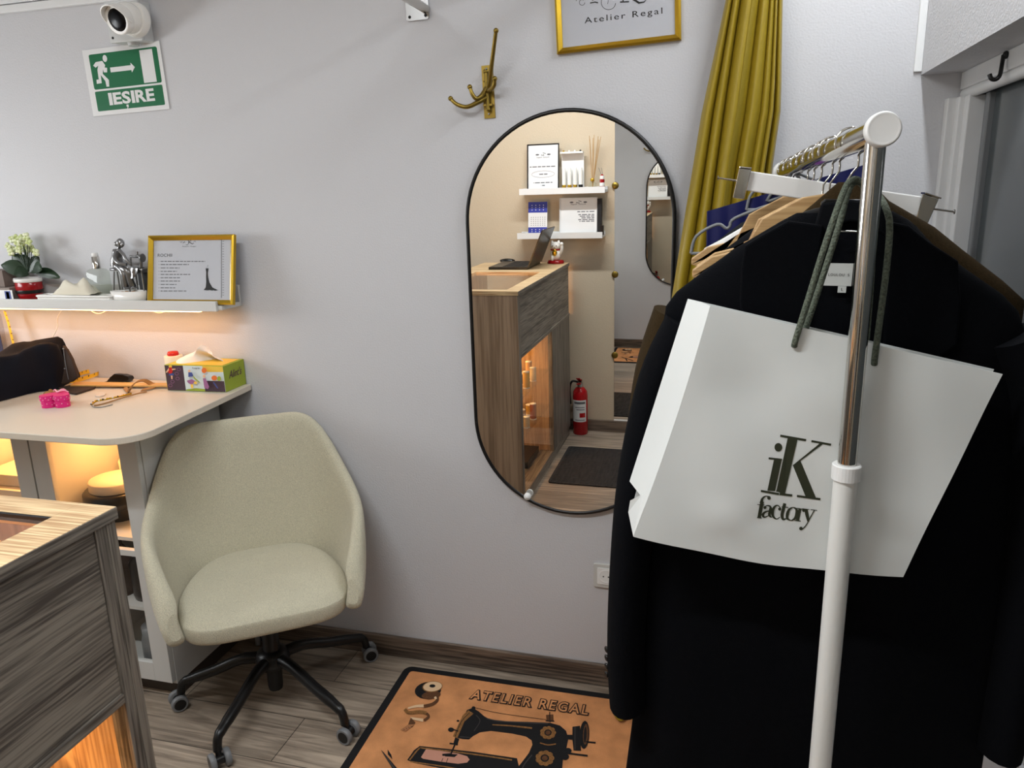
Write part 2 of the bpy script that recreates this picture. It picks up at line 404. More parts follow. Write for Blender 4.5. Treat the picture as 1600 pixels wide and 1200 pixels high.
MB().box(WX + .022, WX + .055, -0.155, -0.13, 0.55, seam.z - .02).build('sash', mat('sash_grey', rgb(110, 112, 114), 0.4), wf, bevel=.003)
# black hook screwed to the window head
h = MB(); hp = [P(1568, 86, 0, WX - .008), P(1565, 104, 0, WX - .01), P(1562, 118, 0, WX - .016), P(1556, 124, 0, WX - .022), P(1549, 123, 0, WX - .03), P(1546, 116, 0, WX - .034)]
h.tube(spline(hp, 5), 0.0042, 8, flat=1); h.ell(hp[0] + V((.004, 0, 0)), (.006, .006, .008))
tag(h.build('wall_hook', blackm, loc=hp[0]), 'small black hook screwed to the white window head', 'hook')

# lamps of the room, above the frame
def ceiling_lamp(x0, x1, y0, y1, label):
    t = thing('ceiling_lamp', label, 'lamp', ((x0 + x1) / 2, (y0 + y1) / 2, 2.6))
    MB().box(x0 - .01, x1 + .01, y0 - .01, y1 + .01, 2.53, 2.6).build('housing', white_m, t)
    MB().box(x0, x1, y0, y1, 2.515, 2.53).build('diffuser', lamp_m, t)
ceiling_lamp(-1.42, -0.42, -1.75, -1.69, 'long white LED ceiling lamp over the counter')
ceiling_lamp(0.325, 0.375, -1.02, -0.22, 'white LED ceiling lamp over the clothes rack by the window')
t = thing('wall_lamp', 'white LED wall lamp on the left wall beside the desk', 'lamp', (-3.19, -.95, 1.55))
MB().box(-3.2, -3.15, -1.42, -.48, 1.33, 1.77).build('housing', white_m, t)
MB().box(-3.15, -3.14, -1.40, -.50, 1.35, 1.75).build('diffuser', lamp_m, t)

# ================================================================== oval mirror
MM = frame_m(MQ, (math.cos(MF), math.sin(MF), 0), (0, 0, 1))
n_ = MN; xx = V((0, 0, 1)).cross(n_).normalized() * 1
xx = V((math.cos(MF), math.sin(MF), 0)); upv = n_.cross(xx).normalized()
if upv.z < 0: upv = -upv
MM = Matrix((xx, upv, n_)).transposed().to_4x4(); MM.translation = MQ
hw, hh = 0.300, 0.597
def stadium(w_, h_, n=24): return arc(0, h_ - w_, w_, 0, PI, n) + arc(0, -(h_ - w_), w_, PI, 2 * PI, n)
t = thing('wall_mirror', 'tall oval wall mirror with thin black frame on the pale wall', 'mirror', (-0.42, -0.01, 0.6))
b = MB(MM); b.prism(stadium(hw - .006, hh - .006), -0.004); b.build('mirror_glass', mirror_m, t)
b = MB(MM @ Matrix.Translation((0, 0, -.009))); b.prism(stadium(hw - .01, hh - .01), 0.0045); b.build('backing', blackp, t)
b = MB(MM); b.tube([(p[0], p[1], -0.002) for p in stadium(hw - .003, hh - .003, 40)], 0.0062, 10, closed=True); b.build('frame', blackm, t)
pb = P(824, 776, 1, -0.03)
b = MB(); b.lathe([(0.0, 0.014), (0.009, 0.012), (0.0115, 0.006), (0.0115, 0)], pb + V((0, 0.005, 0)), (0, -1, 0), 16); b.build('bumper', whitep, t)

# ================================================================== security camera
c0 = P(213, 33, 1, -0.055)
bx0, bx1, bz0, bz1 = -1.842, -1.727, 2.064, 2.178
t = thing('security_camera', 'white dome security camera on a square junction box above the exit sign', 'camera', (-1.785, 0, 2.06))
b = MB(); b.box(bx0, bx1, -0.045, 0, bz0, bz1); b.box(bx0 - .002, bx1 + .002, -0.058, -0.047, bz0 - .002, bz1 + .002)
for cx in (bx0 + .012, bx1 - .012):
    for cz in (bz0 + .012, bz1 - .012): b.lathe([(.004, 0), (.004, .001)], (cx, -.058, cz), (0, -1, 0), 8, m=1)
for k in range(4): b.lathe([(.024 - k * .0055, 0), (.024 - k * .0055, .003 + k * .002), (.020 - k * .0055, .003 + k * .002)], (bx1, -.026, 2.125), (1, 0, 0), 20)
b.lathe([(.018, 0), (.016, .010)], (bx0 + .06, -.028, bz0), (0, 0, -1), 16)
b.build('junction_box', [mat('camera_box_white', rgb(206, 208, 208), 0.45), print_k], t, bevel=0.003)
dc = P(199, 28, 1, -0.092); ld = V((-0.08, -0.92, -0.30)).normalized()
b = MB(); b.lathe([(0.050, 0), (0.050, .012), (.046, .022)], (dc.x + .004, -0.058, dc.z), (0, -1, 0), 28); b.ell(dc, .044, seg=24, rings=16); b.build('turret', whitec, t)
b = MB(); b.lathe([(.040, -.012), (.041, .012), (.040, .016), (.034, .014)], dc + ld * .028, ld, 28)
q = V((0, 0, 1)).rotation_difference(ld).to_matrix(); rows = []
ang0 = math.atan2((q.inverted() @ V((0.0, 0, 1))).y, (q.inverted() @ V((0.0, 0, 1))).x)
for j in range(6):
    r_ = []
    for k in range(21):
        a = ang0 - 1.9 + 3.8 * k / 20; ext = .034 * math.cos((k / 20 - .5) * PI) ** 0.7 if 0 < k < 20 else 0
        r_.append(dc + ld * .032 + q @ V((.042 * math.cos(a), .042 * math.sin(a), ext * j / 5)))
    rows.append(r_)
b2 = MB(); b2.grid(rows); b.build('collar', whitec, t); b2.build('visor', whitec, t, solid=.003)
b = MB(); b.lathe([(.033, 0), (.030, .004), (.018, .007), (0, .008)], dc + ld * .040, ld, 28); b.build('lens', lens_m, t)

# ================================================================== exit sign
TL, TR, BL = P(128, 79, 1, -.004), P(248.5, 63.5, 1, -.004), P(146, 182, 1, -.004)
ax_, dn_ = TR - TL, BL - TL
t = thing('exit_sign', 'green and white emergency exit sign reading IEȘIRE below the camera', 'sign', BL)
SM = frame_m(BL, ax_, -dn_)
Wd, Hd = ax_.length, dn_.length
b = MB(SM); b.box(0, Wd, 0, Hd, -.0025, 0); b.build('plate', sign_w, t)
def ab(cx, cy):
    dx, dy = cx - 150, cy - 420; D_ = 650 * 555 + 80 * 90
    return ((dx * 555 - dy * 90) / D_ * Wd, Hd - (650 * dy + 80 * dx) / D_ * Hd)
b = MB(SM)
b.prism(rrect(.076 * Wd, .958 * Wd, (1 - .602) * Hd, (1 - .076) * Hd, .006), .0004, 0)
b.prism(rrect(.076 * Wd, .955 * Wd, (1 - .932) * Hd, (1 - .632) * Hd, .004), .0004, 0)
z1 = lambda a, c: V((a, c, .0008))
b.poly([z1(.735 * Wd, .897 * Hd), z1(.735 * Wd, .417 * Hd), z1(.897 * Wd, .417 * Hd), z1(.897 * Wd, .897 * Hd)], 1)
b.poly([z1(a * Wd, (1 - c) * Hd) for a, c in ((.33, .30), (.33, .372), (.6, .372), (.6, .41), (.648, .336), (.6, .262), (.6, .30))], 1)
man = [(247, 545), (268, 516), (325, 505), (350, 540), (345, 560), (366, 562), (366, 600), (338, 600), (331, 575), (328, 612), (380, 662), (383, 718), (360, 720), (350, 672), (311, 622), (319, 690), (276, 697), (273, 662), (293, 660), (283, 580), (290, 545), (268, 562)]
b.poly([z1(*ab(*p)) for p in man], 1)
hc = ab(348, 485); b.disc(hc, .0085, lambda a, c: z1(a, c), 1, ry=.0105)
x0_, x1_ = .245 * Wd, .84 * Wd; yb = (1 - .858) * Hd; lw_ = x1_ - x0_; lh_ = .0375
for (fa, fb_) in ((0, .079), (.5, .571)): b.poly([z1(x0_ + fa * lw_, yb), z1(x0_ + fb_ * lw_, yb), z1(x0_ + fb_ * lw_, yb + lh_), z1(x0_ + fa * lw_, yb + lh_)], 1)
for (st_, fa, fb_) in (('ES', .098, .480), ('RE', .590, 1.0)): b.text(st_, lambda a, c: z1(x0_ + fa * lw_ + a, yb + c), (fb_ - fa) * lw_, lh_, 1, bold=.035, space=1.05)
cxm = x0_ + .385 * lw_
b.poly([z1(cxm - .0035, yb - .003), z1(cxm + .0045, yb - .003), z1(cxm + .0045, yb - .009), z1(cxm - .0008, yb - .0155), z1(cxm - .0022, yb - .0140), z1(cxm + .0008, yb - .0095), z1(cxm - .0035, yb - .0095)], 1)
b.build('graphics', [green_s, sign_w], t)

# ================================================================== rail bracket high on the wall
fl = P(652, 10, 1, -.003)
t = thing('rail_bracket', 'chrome rail end fixed to the wall by a square steel flange', 'bracket', (fl.x, 0, fl.z))
b = MB(); M_ = frame_m(fl, (1, 0, .02), (0, 0, 1)); b.M = M_
b.prism(rrect(-.034, .034, -.036, .036, .008), .003)
for sx in (-.024, .024):
    for sz in (-.026, .026): b.lathe([(.0045, .003), (.0035, .005), (0, .005)], (sx, sz, 0), (0, 0, 1), 10, 1)
b.build('flange', [steel, print_k], t)
b = MB(); rc = P(662, 12, 1, -.02); b.tube([(rc.x, -.003, rc.z), (rc.x, -.95, rc.z)], .0125, 16); b.build('rail', chrome, t)

# ================================================================== brass coat hook
ho = P(765, 145, 1, 0)
t = thing('coat_hook', 'antique brass coat hook with four swivel arms above the mirror', 'hook', ho)
b = MB(); pl = [P(x, y, 1, -.004) for x, y in ((752, 103), (769.5, 101), (774, 184), (757, 185.5))]
b.slab(pl, (0, .004, 0))
for x, y in ((760, 107.5), (764, 178)): b.lathe([(.003, 0), (.0028, .002), (0, .002)], P(x, y, 1, -.0045), (0, -1, 0), 10, 1)
b.build('back_plate', [brass, steel], t)
b = MB(); b.tube([P(759, 114, 1, -.016), P(763, 172, 1, -.016)], .0052, 12); b.ell(P(758, 112, 1, -.016), .0065); b.ell(P(763, 171, 1, -.016), .006)
b.box(*[f(P(755, 123, 1, -.01).x, P(768, 123, 1, -.01).x) for f in (min, max)], -.018, -.002, P(760, 124, 1, -.01).z - .005, P(760, 124, 1, -.01).z)
b.box(*[f(P(756, 163, 1, -.01).x, P(770, 163, 1, -.01).x) for f in (min, max)], -.018, -.002, P(762, 163, 1, -.01).z - .005, P(762, 163, 1, -.01).z)
b.build('pivot', brass, t)
def arm(pts, r, ball):
    q = spline([P(x, y, 1, d) for x, y, d in pts], 6); bb = MB(); n = len(q)
    bb.tube(q, [r * 1.5 * (1.15 - .35 * i / n) for i in range(n)], 10); bb.ell(q[-1], ball * 1.4); bb.build('hook_arm', brass, t)
arm([(763, 140, -.018), (765, 128, -.03), (769, 95, -.07), (775, 48, -.10)], .0042, .005)
arm([(762, 142, -.018), (767, 140, -.04), (772, 133, -.055), (773, 123, -.06)], .004, .005)
arm([(760, 138, -.016), (752, 150, -.03), (744, 154, -.04), (738, 147, -.045), (734, 136, -.045)], .004, .005)
arm([(760, 152, -.016), (748, 159, -.03), (730, 167, -.045), (714, 163, -.05), (704, 154, -.05)], .0042, .005)

# ================================================================== framed pictures
def picture_frame(name, label, corner, xdir, up, w_, h_, bar, group=None, fm=gold, depth=.016, glass=True):
    M_ = frame_m(corner, xdir, up); t = thing(name, label, 'picture frame', corner, group)
    b = MB(M_); o4 = [(0, 0), (w_, 0), (w_, h_), (0, h_)]; i4 = [(bar, bar), (w_ - bar, bar), (w_ - bar, h_ - bar), (bar, h_ - bar)]
    m4 = [(bar * .35, bar * .35), (w_ - bar * .35, bar * .35), (w_ - bar * .35, h_ - bar * .35), (bar * .35, h_ - bar * .35)]
    rows = [[(*p, 0) for p in o4], [(*p, depth * .8) for p in o4], [(*p, depth) for p in m4], [(*p, depth * .45) for p in i4], [(*p, 0) for p in i4]]
    for i in range(4):
        for k in range(4):
            b.add([rows[i][k], rows[i][(k + 1) % 4], rows[i + 1][(k + 1) % 4], rows[i + 1][k]], [(0, 1, 2, 3)], 0)
    b.build('frame', fm, t)
    return t, M_
pBL, pBR = P(871.9, 86, 1, -.0005), P(1064.7, 63.4, 1, -.0005)
fx = (pBR - pBL); pw = fx.length
t, FM = picture_frame('picture_frame', 'gold framed shop logo sheet hung crooked at the top of the wall', pBL, fx, (0, 0, 1), pw, .235, .0155)
b = MB(FM); b.box(.012, pw - .012, .012, .223, .001, .004); 
def lo(cx, cy):
    """drawing position (enlarged view of the logo) to the sheet's own millimetres"""
    q = P(600 + cx / 3.2, cy / 3.2, 1, -.006); l = FM.inverted() @ q; return l.x, l.y
zz = lambda a, c: V((a, c, .0046))
x0_, y0_ = lo(1003, 127); x1_, y1_ = lo(1392, 72)
b.text('Atelier Regal', lambda a, c: zz(x0_ + a, y0_ + c), x1_ - x0_, .0195, 1, space=1.25)
def dr(pts, wd): b.stroke([lo(*p) for p in pts], wd, zz, 1)
dr(arc(1122, 12, 36, .1, PI * 1.3, 16), .0012); dr([(1110, -30), (1122, 0), (1118, 20)], .001)
dr([(1190, -60), (1196, 10), (1180, 10), (1225, 8)], .003); dr([(1215, -45), (1245, -5), (1275, 14), (1300, 10), (1312, -2)], [.002, .005, .005, .003, .001])
dr(arc(990, 12, 14, 0, PI * 1.7, 14), .0012); dr([(960, 5), (975, -20), (1000, -10), (1015, -30)], .0012)
dr([(1030, 15), (1055, 10), (1070, 14)], .003); dr([(1040, 0), (1065, -8)], .003)
dr([(1215, -80), (1260, -90), (1262, -60), (1215, -45)], .003)
b.build('print', [print_p, print_k], t)
b = MB(FM); b.box(.0135, pw - .0135, .0135, .2215, .0052, .0066); b.build('glass', glass_m, t)

# ================================================================== wall socket
s0 = P(928, 879, 1, 0); sc = V((s0.x + .04, 0, (s0.z + P(928, 914, 1, 0).z) / 2))
t = thing('wall_socket', 'white wall socket low on the wall beside the hanging coats', 'socket', (sc.x, 0, sc.z - .04))
SMx = frame_m((sc.x, 0, sc.z), (1, 0, 0), (0, 0, 1))
b = MB(SMx); b.prism(rrect(-.04, .04, -.041, .041, .006), .009); b.build('cover', mat('socket_white', rgb(200, 200, 196), .4), t, bevel=.002)
b = MB(SMx); b.prism(rrect(-.028, .028, -.028, .028, .004), .0115)
b.lathe([(.024, .0115), (.021, .0125), (.019, .0118), (.018, .0117), (0, .0117)], seg=28)
for sx in (-.008, .008): b.lathe([(.0025, .012), (0, .0122)], (sx, 0, 0), seg=8, m=1)
b.build('insert', [whitep, print_k], t)

# ================================================================== curtain
t = thing('curtain', 'mustard yellow satin curtain gathered against the wall beside the mirror', 'curtain', (-.06, -.1, .02))
NZ, NS = 36, 130
zt, zb = 2.34, .02
def cur_edges(z):
    pts_l = [(2.34, .045), (2.018, -.014), (1.771, -.06), (1.372, -.108), (.9, -.165), (.02, -.262)]
    pts_r = [(2.34, .125), (2.018, .128), (1.771, .136), (1.6, .118), (1.2, .10), (.02, .07)]
    def itp(q):
        for (a, x), (c, y) in zip(q, q[1:]):
            if z >= c: return x + (y - x) * (a - z) / (a - c)
        return q[-1][1]
    return itp(pts_l), itp(pts_r)
rows = []
for i in range(NZ + 1):
    z = zt + (zb - zt) * i / NZ; l, r_ = cur_edges(z); row = []
    dep = .020 + .022 * min(1, (zt - z) / 1.2)
    for k in range(NS + 1):
        s = k / NS
        ph = [0, .14, .30, .56, .72, .82, .90, 1.0]
        for j in range(len(ph) - 1):
            if s <= ph[j + 1] + 1e-9: break
        u = (s - ph[j]) / (ph[j + 1] - ph[j]); amp = [.8, 1.0, 1.25, .8, .55, .5, .7][j]
        y = -.075 - dep * amp * math.sin(PI * u) ** .9 + .012 * math.sin(s * 5 + z * 1.3)
        if s > .88: y += .03
        y -= .09 * max(0, (1.3 - z) / 1.3) ** 1.5
        row.append((l + (r_ - l) * s + .004 * math.sin(z * 4 + s * 9), y, z))
    rows.append(row)
b = MB(); b.grid(rows); b.build('drape', curt_m, t, solid=.002)
b = MB()
b.grid([[V(rows[i][int(NS * s)]) + V((0, -.003, 0)) for s in (.47, .485, .50, .515, .53)] for i in range(NZ + 1)]); b.build('hem_tape', mat('mustard_seam', rgb(140, 120, 28), .6), t, solid=.0015)
t = thing('curtain_rail', 'chrome curtain rail above the mustard curtain', 'rail', (.085, 0, 2.36))
MB().tube([(.085, 0, 2.37), (.085, -.9, 2.37)], .011, 14).build('rod', chrome, t)
MB().lathe([(.03, 0), (.03, .005), (.015, .008)], (.085, 0, 2.37), (0, -1, 0), 20).build('flange', steel, t)
def Q(M, px, py):
    """Where a measured photo position falls on the sheet M, in the sheet's own metres."""
    d = FW + RX * ((px - 800) / FPX) - UP * ((py - 600) / FPX); n = M.to_3x3() @ V((0, 0, 1)); o = M.translation
    l = M.inverted() @ (EYE + d * ((o - EYE).dot(n) / d.dot(n))); return l.x, l.y

# ================================================================== ledge shelf on the back wall
SZ = 1.257
sx1 = -1.522
t = thing('wall_shelf', 'white picture ledge with warm LED strip under it above the desk', 'shelf', (-2.2, 0, 1.243))
b = MB(); b.box(-3.1, sx1, -.012, -.0005, 1.243, 1.312); b.build('back_board', lam_w, t, bevel=.0015)
b = MB(); b.box(-3.1, sx1, -.108, -.012, 1.243, SZ); b.build('board', lam_w, t, bevel=.0015)
b = MB(); b.box(-3.1, sx1 - .012, -.120, -.108, 1.240, 1.272); b.build('front_lip', lam_w, t, bevel=.0015)
xs = P(312, 486, 1, -.10).x
b = MB(); b.box(-3.1, xs, -.103, -.088, 1.2345, 1.2425); b.build('led_strip', led_m, t)
b = MB()
for (a, c, dp) in ((140, 168, 6), (236, 262, 5)):
    p = [P(a + (c - a) * k / 8, 484 + dp * math.sin(PI * k / 8), 1, -.075) for k in range(9)]
    c_b = MB(); c_b.tube(p, .0016, 6); c_b.build('cable', whitep, t)
b = MB()
cp = spline([P(x, y, 1, -.03) for x, y in ((96, 485), (90, 497), (90, 510), (86, 520), (78, 534))], 4); b.tube(cp, .0016, 6)
b.build('cable', whitep, t)

# price list in a gold frame
fb = P(232, 468, 1, -.098); fr = P(366, 474, 1, -.098)
pw = fr.x - fb.x; c_ = V((fb.x, -.094, SZ + .001))
t, FM = picture_frame('picture_frame', 'gold framed ROCHII price list standing on the ledge above the desk', c_, (1, .0, 0), (0, .22, 1), pw, .222, .0155)
C7 = lambda X, Y: Q(FM, 210 + X / 7.5, 340 + Y / 7.5)
zz = lambda a, c: V((a, c, .0046))
b = MB(FM); b.box(.012, pw - .012, .012, .210, .001, .004)
a0 = C7(285, 462); a1 = C7(452, 420); b.text('ROCHII', lambda a, c: zz(a0[0] + a, a0[1] + c), a1[0] - a0[0], .010, 1, space=1.05)
a0 = C7(570, 350); a1 = C7(732, 335); b.text('Atelier Regal', lambda a, c: zz(a0[0] + a, a0[1] + c), a1[0] - a0[0], .0042, 1, space=1.1)
for k, (yy, xe) in enumerate(((515, 840), (552, 650), (592, 540), (632, 510), (668, 665), (707, 545), (745, 545), (785, 505), (825, 490), (862, 620))):
    a, c = C7(300, yy); b.disc((a, c), .0011, zz, 1, 8); x = 318
    while x < xe:
        wv = random.uniform(24, 60); e = min(x + wv, xe); p, q_ = C7(x, yy), C7(e, yy); b.stroke([p, q_], .0026, zz, 2); x = e + 9
dress = [(850, 590), (862, 600), (876, 590), (880, 612), (872, 650), (876, 700), (890, 760), (925, 820), (992, 852), (955, 858), (935, 852), (925, 858), (895, 850), (870, 855), (822, 850), (846, 820), (852, 760), (850, 690), (852, 640), (846, 612)]
b.poly([zz(*C7(*p)) for p in dress], 1)
b.stroke([C7(862, 590), C7(870, 560), C7(880, 572)], .0008, zz, 1)
def cdr(pts, wd): b.stroke([C7(*p) for p in pts], wd, zz, 1)
cdr([(640, 265), (650, 300), (630, 325), (615, 318)], .0014); cdr([(640, 300), (668, 272), (680, 275)], .0012); cdr([(655, 290), (690, 312), (705, 300)], .002)
cdr([(545, 285), (560, 295), (572, 280)], .0012); cdr([(580, 300), (600, 285), (605, 295)], .0016); cdr([(705, 285), (722, 275), (730, 290)], .001)
cdr([(1030, 235), (1030, 940)], .0016); 
for k in range(23): cdr([(1042, 250 + 30 * k), (1060, 250 + 30 * k)], .0012)
b.build('print', [print_p, print_k, print_g], t)
MB(FM).box(.0135, pw - .0135, .0135, .2085, .0052, .0066).build('glass', glass_m, t)

# flowering plant in a red glazed pot
yc = -.06
pc = P(48, 462, 1, yc); pc.z = SZ
t = thing('potted_plant', 'cream-flowered kalanchoe in red pot on the wall ledge', 'plant', pc)
b = MB(); b.lathe([(0, 0), (.034, 0), (.043, .02), (.047, .05), (.046, .072), (.040, .076)], pc, seg=28, sy=.8); b.build('pot', redc, t)
b = MB(); b.lathe([(.040, .068), (.0485, .069), (.0495, .076), (.047, .083), (.040, .082), (.038, .076), (0, .074)], pc, seg=28, sy=.8); b.build('pot_rim', whitec, t)
b = MB(); b.lathe([(.0455, .030), (.0475, .031), (.0485, .038), (.0480, .042)], pc, seg=28, sy=.8); b.build('pot_band', blackp, t)
def leaf_mb(b, base, tip, wd, droop):
    base, tip = V(base), V(tip); d = tip - base; side = d.cross(V((0, -1, .3))).normalized(); rows = []
    for i in range(9):
        u = i / 8; ww = wd * math.sin(PI * min(.99, u * .92 + .06)) ** .7; c = base + d * u + V((0, 0, droop * math.sin(PI * u)))
        rows.append([c + side * ww * s + V((0, -.004 * (1 - abs(s)), 0)) for s in (-1, -.5, 0, .5, 1)])
    b.grid(rows)
def pl_(x, y, d): return P(x, y, 1, d)
for k, (b0, t0, wd, dr_) in enumerate((((40, 428, -.065), (3, 414, -.085), .026, .008), ((42, 425, -.06), (20, 398, -.06), .026, .004), ((48, 425, -.06), (60, 400, -.05), .024, .004),
                             ((52, 424, -.065), (66, 420, -.09), .02, .01), ((55, 424, -.055), (94, 434, -.06), .017, .006), ((45, 426, -.08), (22, 430, -.115), .022, .008), ((46, 424, -.05), (36, 398, -.035), .022, 0))):
    bb = MB(); leaf_mb(bb, pl_(*b0), pl_(*t0), wd, dr_); bb.build('leaf', leaf, t, solid=.0015)
st = MB()
heads = [(14, 385), (20, 374), (28, 379), (34, 372), (42, 369), (46, 378), (38, 384), (30, 390), (22, 390), (50, 388), (57, 394), (42, 392), (18, 394), (36, 377), (26, 372)]
for k, (x, y) in enumerate(heads):
    hp = pl_(x, y, -.06 + .02 * math.sin(k * 2.4)); q = spline([pl_(42, 424, -.06), pl_((42 + x) / 2 + 2, 405, -.06), hp], 4); st.tube(q, .0012, 5)
    fb_ = MB()
    for j in range(4):
        a = j * PI / 2 + k; off = V((math.cos(a), -.35, math.sin(a))) * .008
        fb_.ell(hp + off, (.0085, .0045, .0065), 0, 8, 5)
    fb_.ell(hp + V((0, -.003, 0)), .003, 1, 6, 4)
    for j in range(3):
        a = j * 2.1 + k; fb_.ell(hp + V((.009 * math.cos(a), .0, .009 * math.sin(a) - .005)), (.0035, .003, .004), 1, 6, 4)
    fb_.build('blossom', [petal, mat('bud_green_%d' % k, rgb(150, 166, 80), .6)] if k == 0 else [petal, MATS['bud_green_0']], t)
st.build('stem', leaf, t)

# cardboard box at the end of the ledge
e1 = P(29, 463, 1, -.07).x
t = thing('cardboard_box', 'taupe cardboard box with blue and white label on the ledge beside the plant pot', 'box', (e1 - .08, -.06, SZ))
b = MB(); b.box(e1 - .17, e1, -.1, -.02, SZ, SZ + .052); b.build('body', card, t, bevel=.001)
b = MB(); b.box(e1 - .17, e1 - .035, -.085, -.02, SZ + .053, SZ + .11); b.build('lid_box', mat('taupe_cardboard_dark', rgb(120, 106, 98), .7), t, bevel=.001)
b = MB(); LM = frame_m((0, -.1012, SZ), (1, 0, 0), (0, 0, 1)); la, lb = Q(LM, -12, 460)[0], Q(LM, 20, 460)[0]
b.M = LM; b.box(la, lb, .006, .044, 0, .0006); f2 = lambda a, c: V((a, c, .001))
b.poly([f2(lb - .034, .009), f2(lb - .008, .009), f2(lb - .008, .041), f2(lb - .034, .041)], 1)
b.poly([f2(lb - .028, .012), f2(lb - .015, .012), f2(lb - .015, .038), f2(lb - .028, .038)], 0)
b.poly([f2(lb - .025, .016), f2(lb - .018, .016), f2(lb - .018, .034), f2(lb - .025, .034)], 2)
b.poly([f2(la + .01, .030), f2(la + .03, .030), f2(la + .03, .036), f2(la + .01, .036)], 1)
b.build('label', [sign_w, blue_l, redm], t)

# white tray, cloth, bottle, jar, dish
ta, tb_ = P(60, 462, 1, -.095), P(176, 466, 1, -.095)
tm = (ta.x + tb_.x) / 2; tw = (tb_.x - ta.x) / 2
t = tag(MB(Matrix.Translation((tm, -.077, SZ))).prism(rrect(-tw, tw, -.028, .02, .008), .024).tube([(p[0], p[1], .025) for p in rrect(-tw, tw, -.028, .02, .008)], .004, 8, closed=True).build('tray', whitec, loc=(tm, -.077, SZ)), 'long low white tray on the wall ledge under a folded cloth', 'tray')
CZ = SZ + .030
b = MB(); rows = []
for i in range(15):
    u = i / 14; px = 90 + 60 * u; top = 457 - (22 * math.sin(PI * min(1, u * 1.05)) ** .6 + 2.5 * math.sin(u * 11))
    a = P(px, top, 1, -.08); h_ = max(.004, a.z - CZ); row = []
    for k in range(11):
        v = k / 10; ang = PI * v
        row.append((a.x + .004 * math.sin(v * 9 + u * 5), -.078 - .026 * math.cos(ang), CZ + h_ * math.sin(ang) ** .6 * (.86 + .22 * math.sin(v * 11 + u * 13))))
    rows.append(row)
b.grid(rows); b.grid([[r[0], r[-1]] for r in rows])
tag(b.build('folded_cloth', cream_c, loc=(tm, -.078, SZ + .011)), 'crumpled cream cloth lying on the white tray on the ledge', 'cloth')
bc = P(158, 460, 1, -.05); bc.z = SZ
t = thing('pump_bottle', 'clear glass bottle with chrome and white cap on the ledge', 'bottle', bc)
wq = (P(172, 440, 1, -.05).x - P(144, 440, 1, -.05).x) / 2 * .86; zs = P(158, 421, 1, -.05).z - SZ; zc_ = P(154, 403, 1, -.05).z - SZ; zp = P(152, 395, 1, -.05).z - SZ
b = MB(Matrix.Translation(bc))
b.grid([[(p[0], p[1], z) for p in rrect(-wq * s, wq * s, -.022 * s, .022 * s, .006)] for s, z in ((.9, 0), (1, .003), (1, zs - .008), (.8, zs), (.45, zs + .004))], closed=True, caps=True)
b.build('flask', liquid, t)
MB().lathe([(.0125, zs + .003), (.0125, zc_ + .004), (.010, zc_ + .005)], bc, seg=20).build('collar', chrome, t)
MB().lathe([(.009, zc_ + .003), (.0105, zc_ + .005), (.0105, zp - .004), (.009, zp)], bc, seg=20).build('cap', whitep, t)
jc = P(179, 457, 1, -.075); jc.z = SZ + .0
t = tag(MB().lathe([(0, 0), (.014, 0), (.0145, .045), (.013, .045), (.0125, .003), (0, .003)], (jc.x, -.045, SZ), seg=20).build('glass_jar', glass_m, loc=(jc.x, -.045, SZ)), 'small clear glass beside the pump bottle on the ledge', 'glass')
dc_ = P(200, 467, 1, -.085); dw = (P(227, 458, 1, -.085).x - P(173, 458, 1, -.085).x) / 2
t = thing('dish', 'small oval white dish holding dark bits in front of the metal figurine', 'dish', (dc_.x, -.08, SZ))
b = MB(); b.lathe([(0, 0), (dw * .82, 0), (dw * .95, .018), (dw, .042), (dw * .95, .042), (dw * .9, .030), (dw * .7, .024), (0, .024)], (dc_.x, -.078, SZ), seg=32, sy=.42); b.build('bowl', whitec, t)
b = MB()
for k in range(9):
    a = k * 2.4; r_ = .55 * dw * math.sqrt(k / 9); b.ell((dc_.x + r_ * math.cos(a), -.078 + r_ * .3 * math.sin(a), SZ + .031 + .004 * (k % 2)), (.012, .006, .006), k % 2, 8, 6)
b.build('trinket', [blackp, tanb], t)

# pewter seamstress
fy = -.035
G = lambda x, y, d=fy: P(160 + x / 10, 360 + y / 10, 1, d)
t = thing('seamstress_figurine', 'pewter figurine of a woman sewing at a machine beside the gold frame', 'figurine', (G(330, 900).x, fy, SZ))
b = MB()
b.ell(G(280, 200), (.013, .013, .016)); b.ell(G(225, 210), (.008, .009, .009)); b.ell(G(310, 220, fy - .006), (.006, .005, .008))
b.tube(spline([G(265, 260), G(240, 320), G(225, 420), G(220, 560)], 4), [.006] * 4 + [.016] * 5 + [.019] * 4, 12)
b.tube(spline([G(265, 310, fy - .015), G(330, 380, fy - .03), G(370, 460, fy - .035), G(430, 520, fy - .03)], 4), .0058, 8)
b.tube(spline([G(210, 320, fy - .014), G(190, 430, fy - .03), G(250, 510, fy - .04), G(380, 535, fy - .035)], 4), .006, 8)
b.ell(G(430, 525, fy - .032), (.005, .004, .003))
b.tube(spline([G(215, 570, fy - .01), G(330, 600, fy - .03), G(400, 660, fy - .03), G(440, 800, fy - .025), G(480, 885, fy - .02)], 4), .011, 10)
b.tube(spline([G(230, 560, fy - .02), G(320, 640, fy - .03), G(350, 760, fy - .03), G(370, 880, fy - .025)], 4), .011, 10)
b.ell(G(375, 900, fy - .03), (.010, .009, .004)); b.ell(G(490, 895, fy - .03), (.010, .009, .004))
b.build('woman', pewter, t)
b = MB(); sc_ = G(230, 625); b.lathe([(0, 0), (.026, 0), (.027, .004), (.026, .008), (0, .008)], sc_, seg=20, sy=.6)
for dx in (-80, 0, 80): b.tube([G(230 + dx * .6, 640, fy + .01 * (dx == 0)), V((G(230 + dx, 900).x, fy + .012 * (dx == 0), SZ))], .0024, 6)
b.build('stool', pewter, t)
tz_ = G(560, 590).z; xa, xb = G(440, 600).x, G(720, 600).x
